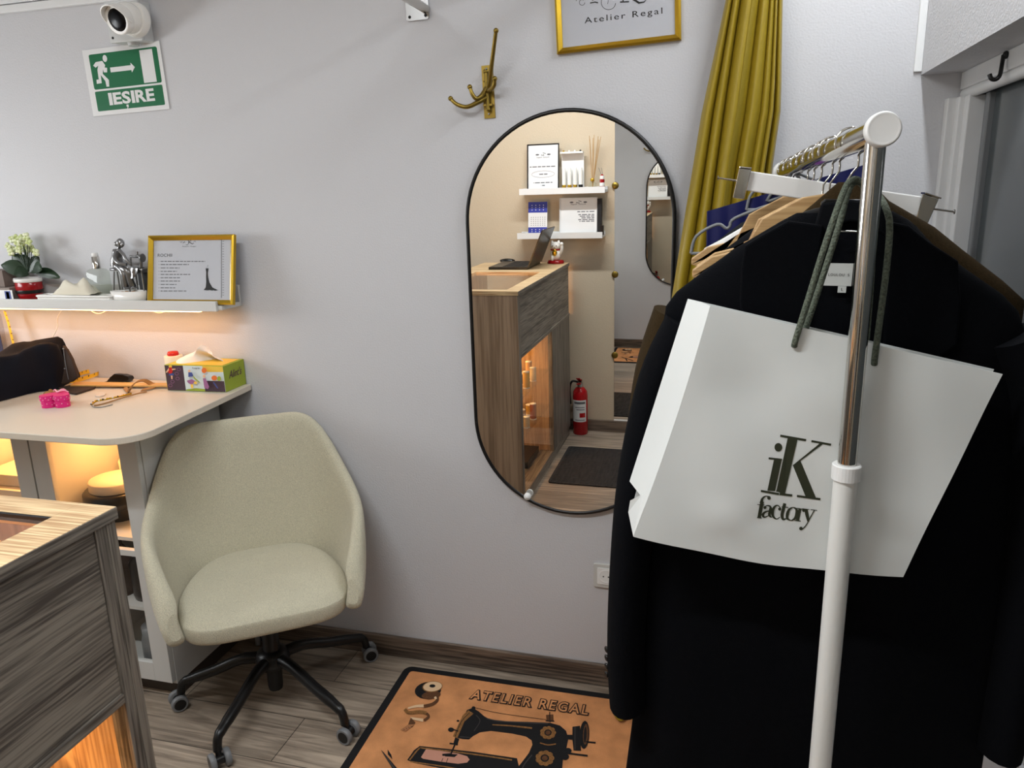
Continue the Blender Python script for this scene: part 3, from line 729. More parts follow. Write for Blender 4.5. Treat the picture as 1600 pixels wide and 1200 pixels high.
b = MB(); b.box(xa, xb, fy - .03, fy + .02, tz_ - .004, tz_); b.box(xa + .008, xb - .008, fy - .025, fy + .015, tz_ - .014, tz_ - .004)
for x in (xa + .006, xb - .008):
    for y in (fy - .024, fy + .012): b.tube([(x, y, tz_ - .004), (x, y, SZ)], .003, 6)
b.build('table', pewter, t)
b = MB(); b.tube(spline([G(430, 400, fy - .008), G(500, 415, fy - .008), G(580, 400, fy - .008), G(600, 470, fy - .008), G(600, 590, fy - .008)], 4), [.0035] * 6 + [.006] * 11, 8)
b.tube([G(440, 405, fy - .008), G(450, 560, fy - .008)], .0025, 6); b.lathe([(.014, -.002), (.014, .002)], G(625, 430, fy - .008), (1, 0, 0), 18); b.tube([G(545, 400, fy - .008), G(545, 330, fy - .008)], .003, 6)
b.box(xa + .012, xb - .02, fy - .018, fy + .004, tz_, tz_ + .004); b.build('sewing_machine', pewter, t)
b = MB(); rows = []
for i in range(9):
    v = i / 8; rows.append([G(380 + 170 * u - 30 * v * (1 - u), 575 + 15 * u + (60 + 110 * math.sin(PI * u) ** .8) * v, fy - .032 - .004 * math.sin(u * 14) * v) for u in [j / 10 for j in range(11)]])
b.grid(rows); b.build('cloth', pewter, t, solid=.0015)
t = tag(MB().box(G(500, 640).x, G(690, 640).x, -.0115 - .01, -.0125, SZ, G(600, 660).z).build('dark_card', print_k, loc=(G(590, 640).x, -.015, SZ)), 'black card leaning behind the pewter figurine', 'card')

# ================================================================== cutting desk with glazed cabinets
TZ = .975
dx1 = -1.485
t = thing('desk', 'white cutting desk with rounded worktop corner against the back wall', 'desk', (-2.2, -.27, 0))
Mx = Matrix.Translation((0, 0, TZ - .02))
o2 = [(-3.1, -.006), (-3.1, -.614)] + arc(dx1 - .10, -.614 + .10, .10, -PI / 2, 0, 12) + [(dx1 - .034, -.006)]
b = MB(Mx); b.prism(o2, .02); b.build('worktop', top_w, t, bevel=.0025)
def cabinet(x0, x1, label, wide=.066):
    t = thing('display_cabinet', label, 'cabinet', ((x0 + x1) / 2, -.2, 0)); y0, zt_ = -.413, TZ - .0215
    b = MB(); b.box(x0, x0 + .018, y0 + .02, -.016, .06, zt_); b.box(x1 - .018, x1, y0 + .02, -.016, .06, zt_); b.box(x0 + .018, x1 - .018, -.034, -.016, .06, zt_)
    b.box(x0 + .018, x1 - .018, y0 + .02, -.034, zt_ - .018, zt_); b.box(x0 + .018, x1 - .018, y0 + .02, -.034, .06, .078); b.build('body', lam_w, t, bevel=.001)
    b = MB(); b.box(x0 + .019, x1 - .019, y0 + .04, -.035, .545, .557); b.build('shelf', lam_w, t)
    b = MB(); b.box(x0 + .019, x1 - .019, y0 + .04, -.035, .300, .312); b.build('shelf', lam_w, t)
    MB().box(x0 + .01, x1 - .012, y0 + .05, -.03, 0, .06).build('plinth', mat('plinth_dark', rgb(70, 62, 56), .6), t)
    b = MB(); z0, z1 = .075, zt_ - .002
    b.box(x0 + .001, x0 + wide, y0, y0 + .018, z0, z1); b.box(x1 - wide, x1 - .001, y0, y0 + .018, z0, z1)
    for (za, zb_) in ((z0, .14), (.515, .535), (z1 - .05, z1)): b.box(x0 + wide, x1 - wide, y0, y0 + .018, za, zb_)
    d = b.build('door', lam_w, t, bevel=.001)
    MB().box(x0 + wide - .005, x1 - wide + .005, y0 + .007, y0 + .011, z0 + .05, z1 - .04).build('pane', glass_m, d)
    MB().box(x0 + .06, x1 - .06, -.23, -.17, zt_ - .0235, zt_ - .0185).build('led_strip', led_m, t)
    return t
cabinet(-2.052, -1.650, 'white glazed cabinet under the right end of the desk behind the chair')
cabinet(-2.458, -2.056, 'white glazed cabinet under the desk at the left picture edge')
# what stands in the cabinets
cz = .557
pb_ = P(172, 760, 1, -.27)
t = thing('hat_box', 'round black box with cream lid inside the lit cabinet', 'box', (-1.83, -.25, cz))
bc = V((P(172, 740, 1, -.26).x - .0, -.24, cz)); r0 = .082
zl = P(165, 740, 1, -.33).z
b = MB(); b.lathe([(0, .055), (.098, .055), (.105, .063), (.105, .10), (.098, .107), (0, .107)], bc, seg=36); b.lathe([(.05, 0), (.05, .055)], bc, seg=24); b.build('base', blackp, t)
b = MB(); b.lathe([(.082, .1075), (.084, .110), (.084, .136), (.081, .140), (0, .141)], bc, seg=36); b.build('lid', shade_w, t)
t = tag(MB().box(-1.985, -1.945, -.36, -.30, cz, cz + .035).build('small_box', shade_w, loc=(-1.97, -.33, cz)), 'small cream box at the foot of the crumpled paper in the lit cabinet', 'box')
b = MB(); rows = []
for i in range(12):
    row = []
    for k in range(14):
        u, v = k / 13, i / 11
        row.append((-2.01 + .17 * u, -.10 - .09 * v + .014 * math.sin(9 * u + 5 * v) + .012 * math.sin(17 * v - 7 * u), cz + .004 + .17 * (1 - v) ** .8 + .016 * math.sin(11 * u + 9 * v) * (1 if 0 < i < 11 else 0)))
    rows.append(row)
b.grid(rows, smooth=False); tag(b.build('paper_wrap', shade_w, loc=(-1.92, -.14, cz), solid=.001), 'crumpled cream paper standing in the lit cabinet', 'paper')
for k, (z, dd, nm) in enumerate(((cz, 0, 'long cream box lying at the front of the left cabinet shelf'), (cz + .061, .03, 'flat cream box on the long box in the left cabinet'), (cz + .102, .06, 'topmost flat cream box in the left cabinet'))):
    hgt = (.06, .04, .04)[k]; tag(MB().box(-2.42, -2.15 - .01 * k, -.36 + dd, -.15, z + .0005, z + hgt).build('storage_box', shade_w, loc=(-2.28, -.25, z), bevel=.002), nm, 'box', 'cream boxes in the left cabinet')
for k, (x, m_) in enumerate(((-1.79, blackp), (-1.90, brown_l))):
    b = MB(); b.lathe([(0, 0), (.045, 0), (.05, .02), (.05, .13), (.02, .17), (.02, .19), (0, .19)], (x, -.3, .312), seg=20)
    tag(b.build('jar', m_, loc=(x, -.3, .312)), ['black jar on the middle shelf of the right cabinet', 'brown jar on the middle shelf of the right cabinet'][k], 'jar')
b = MB(); b.lathe([(0, 0), (.04, 0), (.05, .03), (.05, .09), (.045, .11), (.045, .14), (0, .14)], (-1.77, -.32, .078), seg=20)
tag(b.build('jar', greyp, loc=(-1.77, -.32, .078)), 'grey jar on the floor of the right cabinet', 'jar')

# ---------------- things on the desk
D_ = lambda x, y, dz=0: P(x, y, 2, TZ + dz)
bl, br, b2_ = D_(262, 610), D_(353, 613.5), D_(385, 599.5)
xd = (br - bl); Wb = xd.length; xd = xd.normalized(); yd = V((-xd.y, xd.x, 0)); Db = min(.125, abs(br.y) - .004)
ft = P(256.6, 570.3, 1, bl.y); Hb = ft.z - TZ
t = thing('tissue_box', 'tissue box with children pictures and a lime end on the desk corner', 'tissue box', (bl + br) / 2)
BMx = Matrix((xd, yd, V((0, 0, 1)))).transposed().to_4x4(); BMx.translation = bl + V((0, 0, .0005))
b = MB(BMx); b.box(0, Wb, 0, Db, 0, Hb); b.build('carton', [lime], t, bevel=.001)
FMx = frame_m(bl + V((0, 0, .0005)) - yd * .0005, xd, (0, 0, 1))
T10 = lambda X, Y: Q(FMx, 250 + X / 10.667, 530 + Y / 10.667)
b = MB(FMx); zt_ = [0]
def tp(pts, m_):
    zt_[0] += .00012; z = zt_[0]; b.poly([V((*T10(*p), z)) for p in pts], m_)
def te(cx, cy, rx_, ry_, m_):
    zt_[0] += .00012; z = zt_[0]; b.poly([V((*T10(cx + rx_ * math.cos(a * PI / 8), cy + ry_ * math.sin(a * PI / 8)), z)) for a in range(16)], m_)
tp([(75, 435), (380, 440), (435, 855), (132, 848)], 0); tp([(380, 440), (705, 448), (755, 868), (435, 855)], 1); tp([(705, 448), (1046, 458), (1098, 882), (755, 868)], 1)
tp([(705, 448), (1046, 458), (1056, 548), (800, 545), (715, 520)], 2); tp([(735, 690), (1070, 700), (1095, 880), (755, 868)], 0)
tp([(440, 835), (600, 815), (750, 830), (755, 866), (440, 853)], 3)
te(175, 455, 28, 24, 2); te(175, 520, 40, 55, 4); tp([(145, 480), (100, 550), (115, 560), (155, 515)], 5); tp([(200, 490), (265, 490), (262, 505), (205, 515)], 5); tp([(150, 575), (225, 565), (240, 600), (160, 605)], 6); tp([(185, 605), (215, 605), (212, 665), (195, 665)], 5)
for cx, cy in ((320, 500), (290, 570), (310, 650), (230, 700), (200, 760)):
    for a in range(12):
        tp([(cx + 32 * math.cos(a * PI / 6), cy + 28 * math.sin(a * PI / 6)), (cx + 32 * math.cos((a + 1) * PI / 6), cy + 28 * math.sin((a + 1) * PI / 6)), (cx + 27 * math.cos((a + 1) * PI / 6), cy + 23 * math.sin((a + 1) * PI / 6)), (cx + 27 * math.cos(a * PI / 6), cy + 23 * math.sin(a * PI / 6))], 7)
te(515, 520, 20, 22, 5); tp([(500, 540), (560, 545), (590, 610), (500, 620)], 6); tp([(570, 580), (620, 640), (690, 700), (680, 712), (600, 650)], 3); tp([(475, 680), (560, 655), (620, 690), (560, 750), (500, 720)], 7); te(620, 715, 28, 24, 2); tp([(540, 740), (580, 740), (585, 800), (550, 805)], 2)
te(765, 510, 42, 45, 8); te(765, 605, 22, 24, 5); tp([(745, 640), (790, 640), (850, 780), (830, 820), (770, 800)], 7); te(935, 635, 48, 42, 8); te(1015, 645, 32, 40, 3); tp([(930, 700), (1000, 800), (985, 810), (915, 710)], 6)
a0 = T10(562, 492); a1 = T10(682, 470); z = .004; b.text('Lapin', lambda a, c: V((a0[0] + a, a0[1] + c, .006 * .9)), a1[0] - a0[0], .006, 9, bold=.02)
b.build('front_picture', [plum, sky, ylw, lime, redm, skin_m, blue_l, mauve, orange, print_k], t)
EM = frame_m(bl + xd * (Wb + .0006) + V((0, 0, .0005)), yd, (0, 0, 1))
b = MB(EM); ea, eb = Q(EM, 250 + 1150 / 10.667, 530 + 640 / 10.667), Q(EM, 250 + 1365 / 10.667, 530 + 570 / 10.667)
b.text('Alint\'s', lambda a, c: V((ea[0] + a, ea[1] + c - .004, .0004)), eb[0] - ea[0], .026, 0, shear=.35, bold=.01); b.build('end_lettering', mat('plum_ink', rgb(96, 60, 74), .6), t)
b = MB(BMx); b.box(.01, Wb - .01, .01, Db - .01, Hb + .0003, Hb + .0012); b.build('top_sheet', ylw, t)
tA = MB(); rows = []
ctr = bl + xd * (Wb * .42) + yd * (Db * .5) + V((0, 0, Hb))
for i in range(10):
    v = i / 9; row = []
    for k in range(11):
        u = k / 10 - .5; wv = (1 - v) * 1.0 + .22; 
        row.append(ctr + xd * (u * .135 * wv + .018 * v) + yd * (.030 * (1 - v) * math.sin(u * 6) + .012 * math.sin(5 * u + 6 * v)) + V((0, 0, .0015 + .058 * v * (1 - 1.0 * abs(u) ** 1.3 * v))))
    rows.append(row)
tA.grid(rows); tA.build('tissue', white_cl, t, solid=.0008)
rc_ = D_(276, 603) ; rc_ = V((P(272, 560, 1, -.03).x, -.032, TZ))
zr = P(272, 555, 1, -.032).z - TZ
t = thing('tape_roll', 'cream tape roll topped by a red cap behind the tissue box', 'tape roll', rc_)
MB().lathe([(.0, 0), (.030, 0), (.030, zr - .002), (.028, zr), (0, zr)], rc_, seg=28).build('roll', cream_c, t)
MB().lathe([(.018, zr), (.019, zr + .006), (.016, zr + .013), (0, zr + .014)], rc_, seg=20).build('cap', redm, t)

# pink heart box
hc_ = D_(91, 634)
b = MB(Matrix.Translation(hc_ + V((0, 0, .0005))) @ Matrix.Rotation(math.radians(195), 4, 'Z'))
hs = .0028
heart = [(16 * math.sin(a) ** 3 * hs * .95, (13 * math.cos(a) - 5 * math.cos(2 * a) - 2 * math.cos(3 * a) - math.cos(4 * a)) * hs * .9) for a in [2 * PI * k / 40 for k in range(40)]]
hh_ = (P(71, 618, 1, hc_.y - .02).z - P(72, 638, 1, hc_.y - .02).z) * .9
t = thing('heart_box', 'pink heart shaped gift box with pale dots at the desk front', 'box', hc_)
b.prism(heart, hh_ * .55); b.build('box', pinkm, t)
b = MB(Matrix.Translation(hc_ + V((0, 0, hh_ * .55 + .001))) @ Matrix.Rotation(math.radians(195), 4, 'Z')); b.prism([(x * 1.05, y * 1.05) for x, y in heart], hh_ * .45); ld_ = b.build('lid', pinkm, t, bevel=.001)
b = MB()
HM = Matrix.Translation(hc_) @ Matrix.Rotation(math.radians(195), 4, 'Z')
for k in range(40):
    x, y = heart[k]; x2, y2 = heart[(k + 1) % 40]; n = V((y2 - y, -(x2 - x), 0))
    if n.length < 1e-4: continue
    n.normalize(); n = -n if n.dot(V((x, y - .002, 0))) < 0 else n
    b.ell(HM @ (V((x * 1.05, y * 1.05, hh_ * (.72 + .16 * (k % 2)))) + n * .0002), .0017, 0, 6, 4)
    if k % 2: b.ell(HM @ (V((x, y, hh_ * (.25 + .12 * (k % 4 == 1)))) + n * .0002), .0017, 0, 6, 4)
b.build('dots', pinkl, t)
b = MB(); top = hc_ + V((-.008, .012, hh_ + .003))
for a in (.4, 1.5, 2.6): b.tube(spline([top, top + V((.02 * math.cos(a), .02 * math.sin(a), .005)), top + V((.034 * math.cos(a), .030 * math.sin(a), -.001))], 4), .0022, 6)
b.build('ribbon', pinkl, t)

# folded dark trousers with brown waistband
t = thing('folded_trousers', 'heap of folded dark navy trousers on the left of the desk', 'trousers', (-2.2, -.3, TZ))
b = MB(); rows = []
prof = [(-66, 628, 644), (-58, 596, 645), (-40, 570, 641), (-20, 560, 635), (0, 553, 628), (15, 548, 624), (30, 541, 620), (45, 537, 616), (60, 536, 613), (75, 534, 611), (86, 536, 610), (94, 540, 608), (99, 549, 605), (103, 566, 602)]
n1 = len(prof)
for i, (px, py, pf) in enumerate(prof):
    yf = D_(px, pf).y; yb_ = min(-.045, yf + .25); ym = yf * .45 + yb_ * .55
    a = P(px, py, 1, ym); h_ = a.z - TZ; row = []; xf = D_(px, pf).x
    for k in range(33):
        v = k / 32; ang = PI * v; inn_ = 1 if 0 < k < 32 else 0
        y = (yf + yb_) / 2 - (yb_ - yf) / 2 * math.cos(ang)
        sp = min(1, 1.25 * math.sin(ang) ** .85)
        f1 = abs(math.sin(v * 7 - i * .42 + .5)) - .5; f2 = abs(math.sin(v * 12 + i * .33)) - .5
        wr = (.020 * f1 + .010 * f2) * inn_ * min(1, math.sin(ang) * 1.6)
        row.append((a.x + .012 * math.sin(v * 8 + i) * inn_ + (xf - a.x) * max(0, math.cos(ang)), y - .012 * f1 * inn_, max(TZ + .002, TZ + .002 + h_ * sp + wr - (.004 if inn_ else 0))))
    rows.append(row)
b.grid(rows, caps=True); b.build('leg', denim, t)
b = MB(); wy = -.17
b.slab([P(x, y, 1, wy) for x, y in ((97, 540), (103, 546), (112, 562), (121, 590), (112, 597), (95, 601), (99, 580), (100, 560))], (0, .012, 0)); b.build('waistband', brown_l, t, bevel=.003)
b = MB(); b.tube(spline([P(x, y, 1, -.172) for x, y in ((99, 544), (101, 560), (104, 578), (107, 593))], 4), .0012, 6); b.ell(P(101, 576, 1, -.174), .0026); b.ell(P(99, 545, 1, -.174), .003); b.build('seam', greyp, t)
b = MB(); b.ell(D_(86, 613, .010), (.02, .012, .008)); b.ell(D_(74, 616, .010), (.012, .012, .010)); b.ell(D_(79, 612, .014), (.006, .008, .009)); b.build('bow', tanb, t)

def tape(name, label, pts, w_, m_, tick=True, parent=None):
    """A measuring tape lying or standing on edge; pts are (point, across-vector)."""
    b = MB(); n = len(pts)
    for i in range(n - 1):
        (a, u), (c, v) = pts[i], pts[i + 1]; a, c, u, v = V(a), V(c), V(u) * w_ / 2, V(v) * w_ / 2
        b.add([a - u, c - v, c + v, a + u], [(0, 1, 2, 3)], 0)
        if tick and i % 2 == 0:
            nrm = (c - a).cross(u).normalized() * .0007
            for sgn in (1, -1):
                q = (c - a) * .3; b.add([a + u * .95 + nrm * sgn, a + q + u * .95 + nrm * sgn, a + q + u * .1 + nrm * sgn, a + u * .1 + nrm * sgn], [(0, 1, 2, 3)], 1)
    return tag(b.build(name, [m_, print_k], loc=pts[0][0], solid=0), label, 'measuring tape')
q = spline([D_(93, 598, .004), D_(110, 596, .006), D_(128, 592, .010), D_(150, 585, .014), D_(154, 582, .016), D_(148, 580, .018), D_(135, 581, .02), D_(120, 586, .018)], 5)
tape('measuring_tape', 'yellow and white measuring tape curling out from behind the trousers', [(p, (0, .35, 1)) for p in q], .014, tape_y)
q = spline([D_(0, 626, .002), D_(15, 617, .003), D_(30, 613, .003), D_(50, 611, .003), D_(66, 609, .003)], 6)
tape('measuring_tape', 'white measuring tape running along the front of the dark trousers', [(p, (0, 1, .15)) for p in q], .016, tape_w)
q = spline([P(7, 486, 1, -.05), P(13, 505, 1, -.05), P(19, 530, 1, -.05), P(24, 550, 1, -.05), P(25, 575, 1, -.05)], 5)
tape('measuring_tape', 'measuring tape hanging straight down from under the ledge at the left edge', [(p, (1, -.3, 0)) for p in q], .018, tape_y)
# pouch hanging at the left edge
t = thing('hanging_pouch', 'clear plastic pouch with dark blue card hanging under the ledge', 'pouch', (P(0, 540, 1, -.035).x, -.035, 1.02))
pz0, pz1 = P(8, 553, 1, -.035).z, P(4, 490, 1, -.035).z; px1 = P(12, 550, 1, -.035).x
b = MB(); b.box(px1 - .14, px1, -.040, -.030, pz0, pz1); b.build('pouch', translucent, t, bevel=.003)
b = MB(); pm = frame_m((px1 - .14, -.0405, pz0), (1, 0, 0), (0, 0, 1)); b.M = pm; b.prism(rrect(.01, .128, .0, (pz1 - pz0) * .62, .02), .001, 0); b.poly([V((.05, .055, .0015)), V((.10, .055, .0015)), V((.10, .06, .0015)), V((.05, .06, .0015))], 1); b.poly([V((.05, .04, .0015)), V((.115, .04, .0015)), V((.115, .043, .0015)), V((.05, .043, .0015))], 1)
b.build('card', [mat('navy_card', rgb(44, 48, 78), .5), sign_w], t)

# small flat things
b = MB(); pts = [D_(x, y, .001) for x, y in ((92, 608), (110, 604), (150, 605), (148, 608), (120, 617), (117, 617), (96, 613))]; b.slab(pts, (0, 0, .006)); tag(b.build('fabric_piece', brown_l, loc=pts[0], bevel=.001), 'flat dark brown cloth piece on the desk beside the trousers', 'cloth')
rp = [D_(x, y, .008) for x, y in ((110, 603.5), (119, 598), (262, 600), (262, 604.5))]
b = MB(); b.slab(rp, (0, 0, .004)); o = b.build('ruler', rulerm, loc=rp[0]); tag(o, 'pale wooden ruler lying across the back of the desk', 'ruler')
b = MB(); q = spline([D_(195, 606, .004), D_(201, 612, .004), D_(204, 606, .02), D_(214, 597, .034), D_(226, 595, .030), D_(236, 600, .012), D_(245, 604, .006), D_(222, 610, .005)], 5)
for i in range(len(q) - 1): b.add([q[i] + V((.004, -.012, 0)), q[i + 1] + V((.004, -.012, 0)), q[i + 1] + V((-.004, .012, .002)), q[i] + V((-.004, .012, .002))], [(0, 1, 2, 3)], 0, True)
tag(b.build('cloth_band', tanb, loc=q[0], solid=.003), 'looped tan waistband over the wooden ruler', 'band')
cy2 = D_(180, 598).y; b = MB(); b.slab([P(x, y, 1, cy2) for x, y in ((157, 598), (166, 596), (172, 589), (178, 584), (190, 585), (199, 588), (201, 592), (198, 596), (188, 598))], (0, .028, -.004))
tag(b.build('collar_piece', blackp, loc=(P(180, 598, 1, cy2).x, cy2, TZ), bevel=.004), 'curled black collar piece standing at the back of the desk', 'cloth')
b = MB(); pts = [D_(x, y, .0005) for x, y in ((149, 617.5), (156, 615.5), (166, 616), (163, 619), (155, 621), (149, 620))]; b.slab(pts, (0, 0, .004)); tag(b.build('tailor_chalk', mat('chalk', rgb(214, 200, 184), .9), loc=pts[0], bevel=.001), 'small pale piece of tailor chalk on the bare desk', 'chalk')
# decorated pair of spectacles, folded
t = thing('spectacles', 'folded spectacles with jewelled arms lying on the desk front', 'glasses', D_(180, 625))
b = MB(); q = spline([D_(143, 632, .006), D_(150, 627, .009), D_(165, 624, .010), D_(185, 620, .010), D_(205, 615, .009)], 5)
b.tube(q, .0032, 8, 0)
for i, p in enumerate(q[:-2]): b.ell(p + V((0, -.002, .0015)), .0022 + .001 * (i % 2), 1 + i % 3, 6, 4)
b.build('temple', [gold, print_k, sign_w, gold], t)
b = MB(); q = spline([D_(147, 634, .003), D_(165, 630, .004), D_(190, 622, .005), D_(215, 615, .005), D_(229, 612, .004)], 5); b.tube(q, .0022, 8); b.build('temple', tanb, t)
b = MB(); q = spline([D_(143, 631, .004), D_(146, 636, .003), D_(160, 636, .002), D_(176, 632, .002)], 5); b.tube(q, .0014, 6); b.build('rim', greyp, t)

# ================================================================== swivel chair
CO = V((-1.345, -.305, 0)); cu_, cv_ = V((.81, .586, 0)).normalized(), V((-.586, .81, 0)).normalized()
CM = Matrix((cu_, cv_, V((0, 0, 1)))).transposed().to_4x4(); CM.translation = CO
t = thing('swivel_chair', 'beige fabric tub chair on a black five star base with castors', 'chair', CO)
topc = [(-.262, -.225, .515), (-.305, -.13, .605), (-.325, -.01, .648), (-.300, .09, .725), (-.245, .170, .843), (-.182, .208, .890), (-.09, .225, .892), (0, .230, .892)]
botc = [(-.258, -.255, .392), (-.268, -.15, .378), (-.255, 0, .368), (-.240, .08, .365), (-.215, .125, .365), (-.17, .155, .365), (-.08, .17, .365), (0, .175, .365)]
top_s = spline(topc + [(-x, y, z) for x, y, z in topc[-2::-1]], 3); bot_s = spline(botc + [(-x, y, z) for x, y, z in botc[-2::-1]], 3)
rows = []; n = len(top_s)
for i in range(n):
    a, c = top_s[i], bot_s[i]; tg = (top_s[min(i + 1, n - 1)] - top_s[max(i - 1, 0)]); tg.z = 0; tg.normalize()
    inn = V((tg.y, -tg.x, 0)); th = .040
    if inn.dot(V((-a.x, -a.y, 0))) < 0: inn = -inn
    th = .040
    row = []
    for k in range(6): u = k / 5; p = c.lerp(a, u); p = p - inn * (.018 * math.sin(PI * u)); row.append(p)
    row.append(a + inn * th * .5 + V((0, 0, .012)))
    for k in range(6): u = 1 - k / 5; p = c.lerp(a, u); p = p - inn * (.010 * math.sin(PI * u)) + inn * th * (1 + .2 * (1 - u)); row.append(p)
    rows.append(row)
def end_cap(row, nxt):
    c = sum(row, V((0, 0, 0))) / len(row); out = (c - sum(nxt, V((0, 0, 0))) / len(nxt)).normalized()
    return [c + (p - c) * .55 + out * .014 for p in row]
rows = [end_cap(rows[0], rows[1])] + rows + [end_cap(rows[-1], rows[-2])]
b = MB(CM); b.grid(rows, closed=True, caps=True); b.build('backrest_shell', fabric, t, sub=2)
b = MB(CM); rows = []
for s_, z in ((.80, .374), (.95, .378), (.985, .388), (1.0, .410), (1.0, .436), (.982, .456), (.93, .470), (.85, .476), (.70, .479), (.55, .480)):
    r_ = []
    for k in range(48):
        a = 2 * PI * k / 48; cx, sy = math.cos(a), math.sin(a)
        y = math.copysign(abs(sy) ** .5, sy) * .215 - .055
        x = .243 * math.copysign(abs(cx) ** .42, cx) * (1 - .30 * max(0, (y + .06) / .22) ** 1.3)
        f_ = max(0, (-y - .10) / .17)
        zz_ = z - (.022 * f_ ** 2 if z > .44 else 0) - (.010 * (x / .24) ** 2 if z > .45 else 0)
        r_.append((x * s_, -.055 + (y + .055) * s_, zz_))
    rows.append(r_)
b.grid(rows, closed=True, caps=True); b.build('seat_cushion', fabric, t, sub=1)
b = MB(CM); b.prism([(p[0], p[1]) for p in rrect(-.11, .11, -.12, .10, .03)], .02); 
for i in range(len(b.v)): b.v[i] = b.v[i] + V((0, 0, .345))
b.build('seat_plate', blackp, t)
b = MB(CM); b.lathe([(.014, .20), (.014, .350)], seg=20); b.lathe([(.026, .135), (.026, .258), (.023, .262), (.014, .262)], seg=24); b.lathe([(.022, .035), (.024, .05), (.024, .14)], seg=20); b.build('gas_lift', blackm, t)
b = MB(CM); b.lathe([(.030, .120), (.052, .125), (.055, .150), (.045, .172), (.027, .178)], seg=30); b.build('hub', blackm, t)
cast = [V((-1.618, -.418, 0)), V((-1.338, -.617, 0)), V((-1.030, -.432, 0)), V((-1.146, -.050, 0)), V((-1.555, -.055, 0))]
for k, cp_ in enumerate(cast):
    d = (cp_ - CO); L_ = d.length; d.normalize(); b = MB()
    q = [CO + d * .03 + V((0, 0, .150)), CO + d * .10 + V((0, 0, .150)), CO + d * (L_ * .6) + V((0, 0, .122)), CO + d * (L_ - .045) + V((0, 0, .100)), CO + d * (L_ - .012) + V((0, 0, .088)), CO + d * (L_ - .002) + V((0, 0, .066)), CO + d * L_ + V((0, 0, .050))]
    b.tube(spline(q, 4), [.019] * 4 + [.017] * 8 + [.015] * 4 + [.013] * 9, 12); lg = b.build('leg', blackm, t)
    ax = V((-d.y, d.x, 0)); rot = [.5, .9, .2, -.3, 0][k]; ax = Matrix.Rotation(rot, 3, 'Z') @ ax
    cc = CO + d * L_ + ax.cross(V((0, 0, 1))) * .012 + V((0, 0, .0265))
    b = MB(); b.lathe([(.014, -.014), (.014, .014)], cc, ax, 16, 1)
    for sg in (-1, 1):
        b.lathe([(.0, .012), (.021, .012), (.026, .015), (.026, .025), (.0235, .029)], cc, ax * sg, 24, 0)
        b.lathe([(.018, .0293), (.010, .0275), (0, .0275)], cc, ax * sg, 24, 1)
    b.tube([cc + V((0, 0, 0)), CO + d * L_ + V((0, 0, .055))], .009, 10, 1); b.build('castor', [greyp, blackp], lg)

# ================================================================== shop counter
KX0, KX1, KY0, KY1, KT = -1.46, -.913, -1.255, -2.45, 1.111
t = thing('shop_counter', 'grey wood shop counter with pale oak top and lit glass well', 'counter', ((KX0 + KX1) / 2, (KY0 + KY1) / 2, 0))
WX0, WX1, WY0, WY1 = -1.36, -.981, -1.308, -1.98
zt_ = KT - .020
b = MB(); b.box(WX1, KX1 + .001, KY1, KY0 + .001, zt_, KT); b.build('top_rail', oak_x, t)
b = MB(); b.box(KX0, WX0, KY1, KY0 + .001, zt_, KT); b.build('top_rail', oak_x, t)
b = MB(); b.box(WX0 + .0003, WX1 - .0004, WY0, KY0 + .001, zt_, KT); b.build('top_end', oak_x, t)
b = MB(); b.box(WX0 + .0003, WX1 - .0004, KY1, WY1, zt_, KT); b.build('top_end', oak_x, t)
b = MB(); b.box(KX1 + .0013, KX1 + .0025, KY1, KY0 + .001, zt_, KT - .0006); b.build('edge_band', grey_y, t)
b = MB(); b.box(WX0 + .002, WX1 - .002, WY1, WY0 - .012, KT - .009, KT - .003); b.build('well_glass', glass_m, t)
b = MB(); b.box(WX0, WX1, WY0 - .006, WY0 - .0005, KT - .012, KT - .0005); b.build('well_slot', print_k, t)
# carcass
b = MB(); b.box(KX0 + .004, KX1 - .004, KY0 - .020, KY0 - .002, .0, zt_ - .001); b.build('end_panel', end_z, t)
b = MB(); b.box(KX1 - .036, KX1 - .003, KY0 - .042, KY0 - .0205, .0, zt_ - .001); b.build('stile', grey_z, t, bevel=.001)
b = MB(); b.box(KX1 - .0038, KX1 - .0025, KY0 - .0203, KY0 - .0022, .0, zt_ - .001); b.build('end_edge', grey_z, t)
b = MB(); b.box(KX1 - .024, KX1 - .006, KY1, KY0 - .043, .800, zt_ - .001); b.build('front_panel', grey_y, t)
b = MB(); b.box(KX1 - .036, KX1 - .001, KY1, KY0 - .043, .782, .7995); b.build('ledge', grey_y, t, bevel=.0015)
b = MB(); b.box(KX0 + .01, KX1 - .037, KY1, KY0 - .021, .782, .797); b.build('well_floor', oak_x, t)
b = MB(); b.box(KX1 - .028, KX1 - .004, KY1, -1.965, .06, .781); b.build('solid_door', grey_z, t)
b = MB(); b.box(KX1 - .014, KX1 - .008, -1.963, KY0 - .044, .06, .781); b.build('glass_door', glass_m, t)
b = MB(); b.box(KX0, KX0 + .016, KY1, KY0 - .021, 0, zt_ - .001); b.build('rear_panel', oak_z, t)
b = MB(); b.box(KX0 + .017, KX1 - .03, KY0 - .0225, KY0 - .0205, .062, .781); b.build('end_lining', oak_z, t)
b = MB(); b.box(KX0 + .017, KX1 - .03, -1.985, -1.968, .062, .781); b.build('divider', oak_z, t)
b = MB(); b.box(KX0 + .017, KX1 - .012, KY1, KY0 - .021, .0, .06); b.build('plinth', grey_y, t)
for z in (.555, .345):
    b = MB(); b.box(KX0 + .02, KX1 - .022, -1.963, KY0 - .045, z, z + .006); b.build('glass_shelf', glass_m, t)
b = MB(); b.box(KX1 - .06, KX1 - .045, -1.95, KY0 - .03, .776, .781); b.build('led_strip', led_m, t)
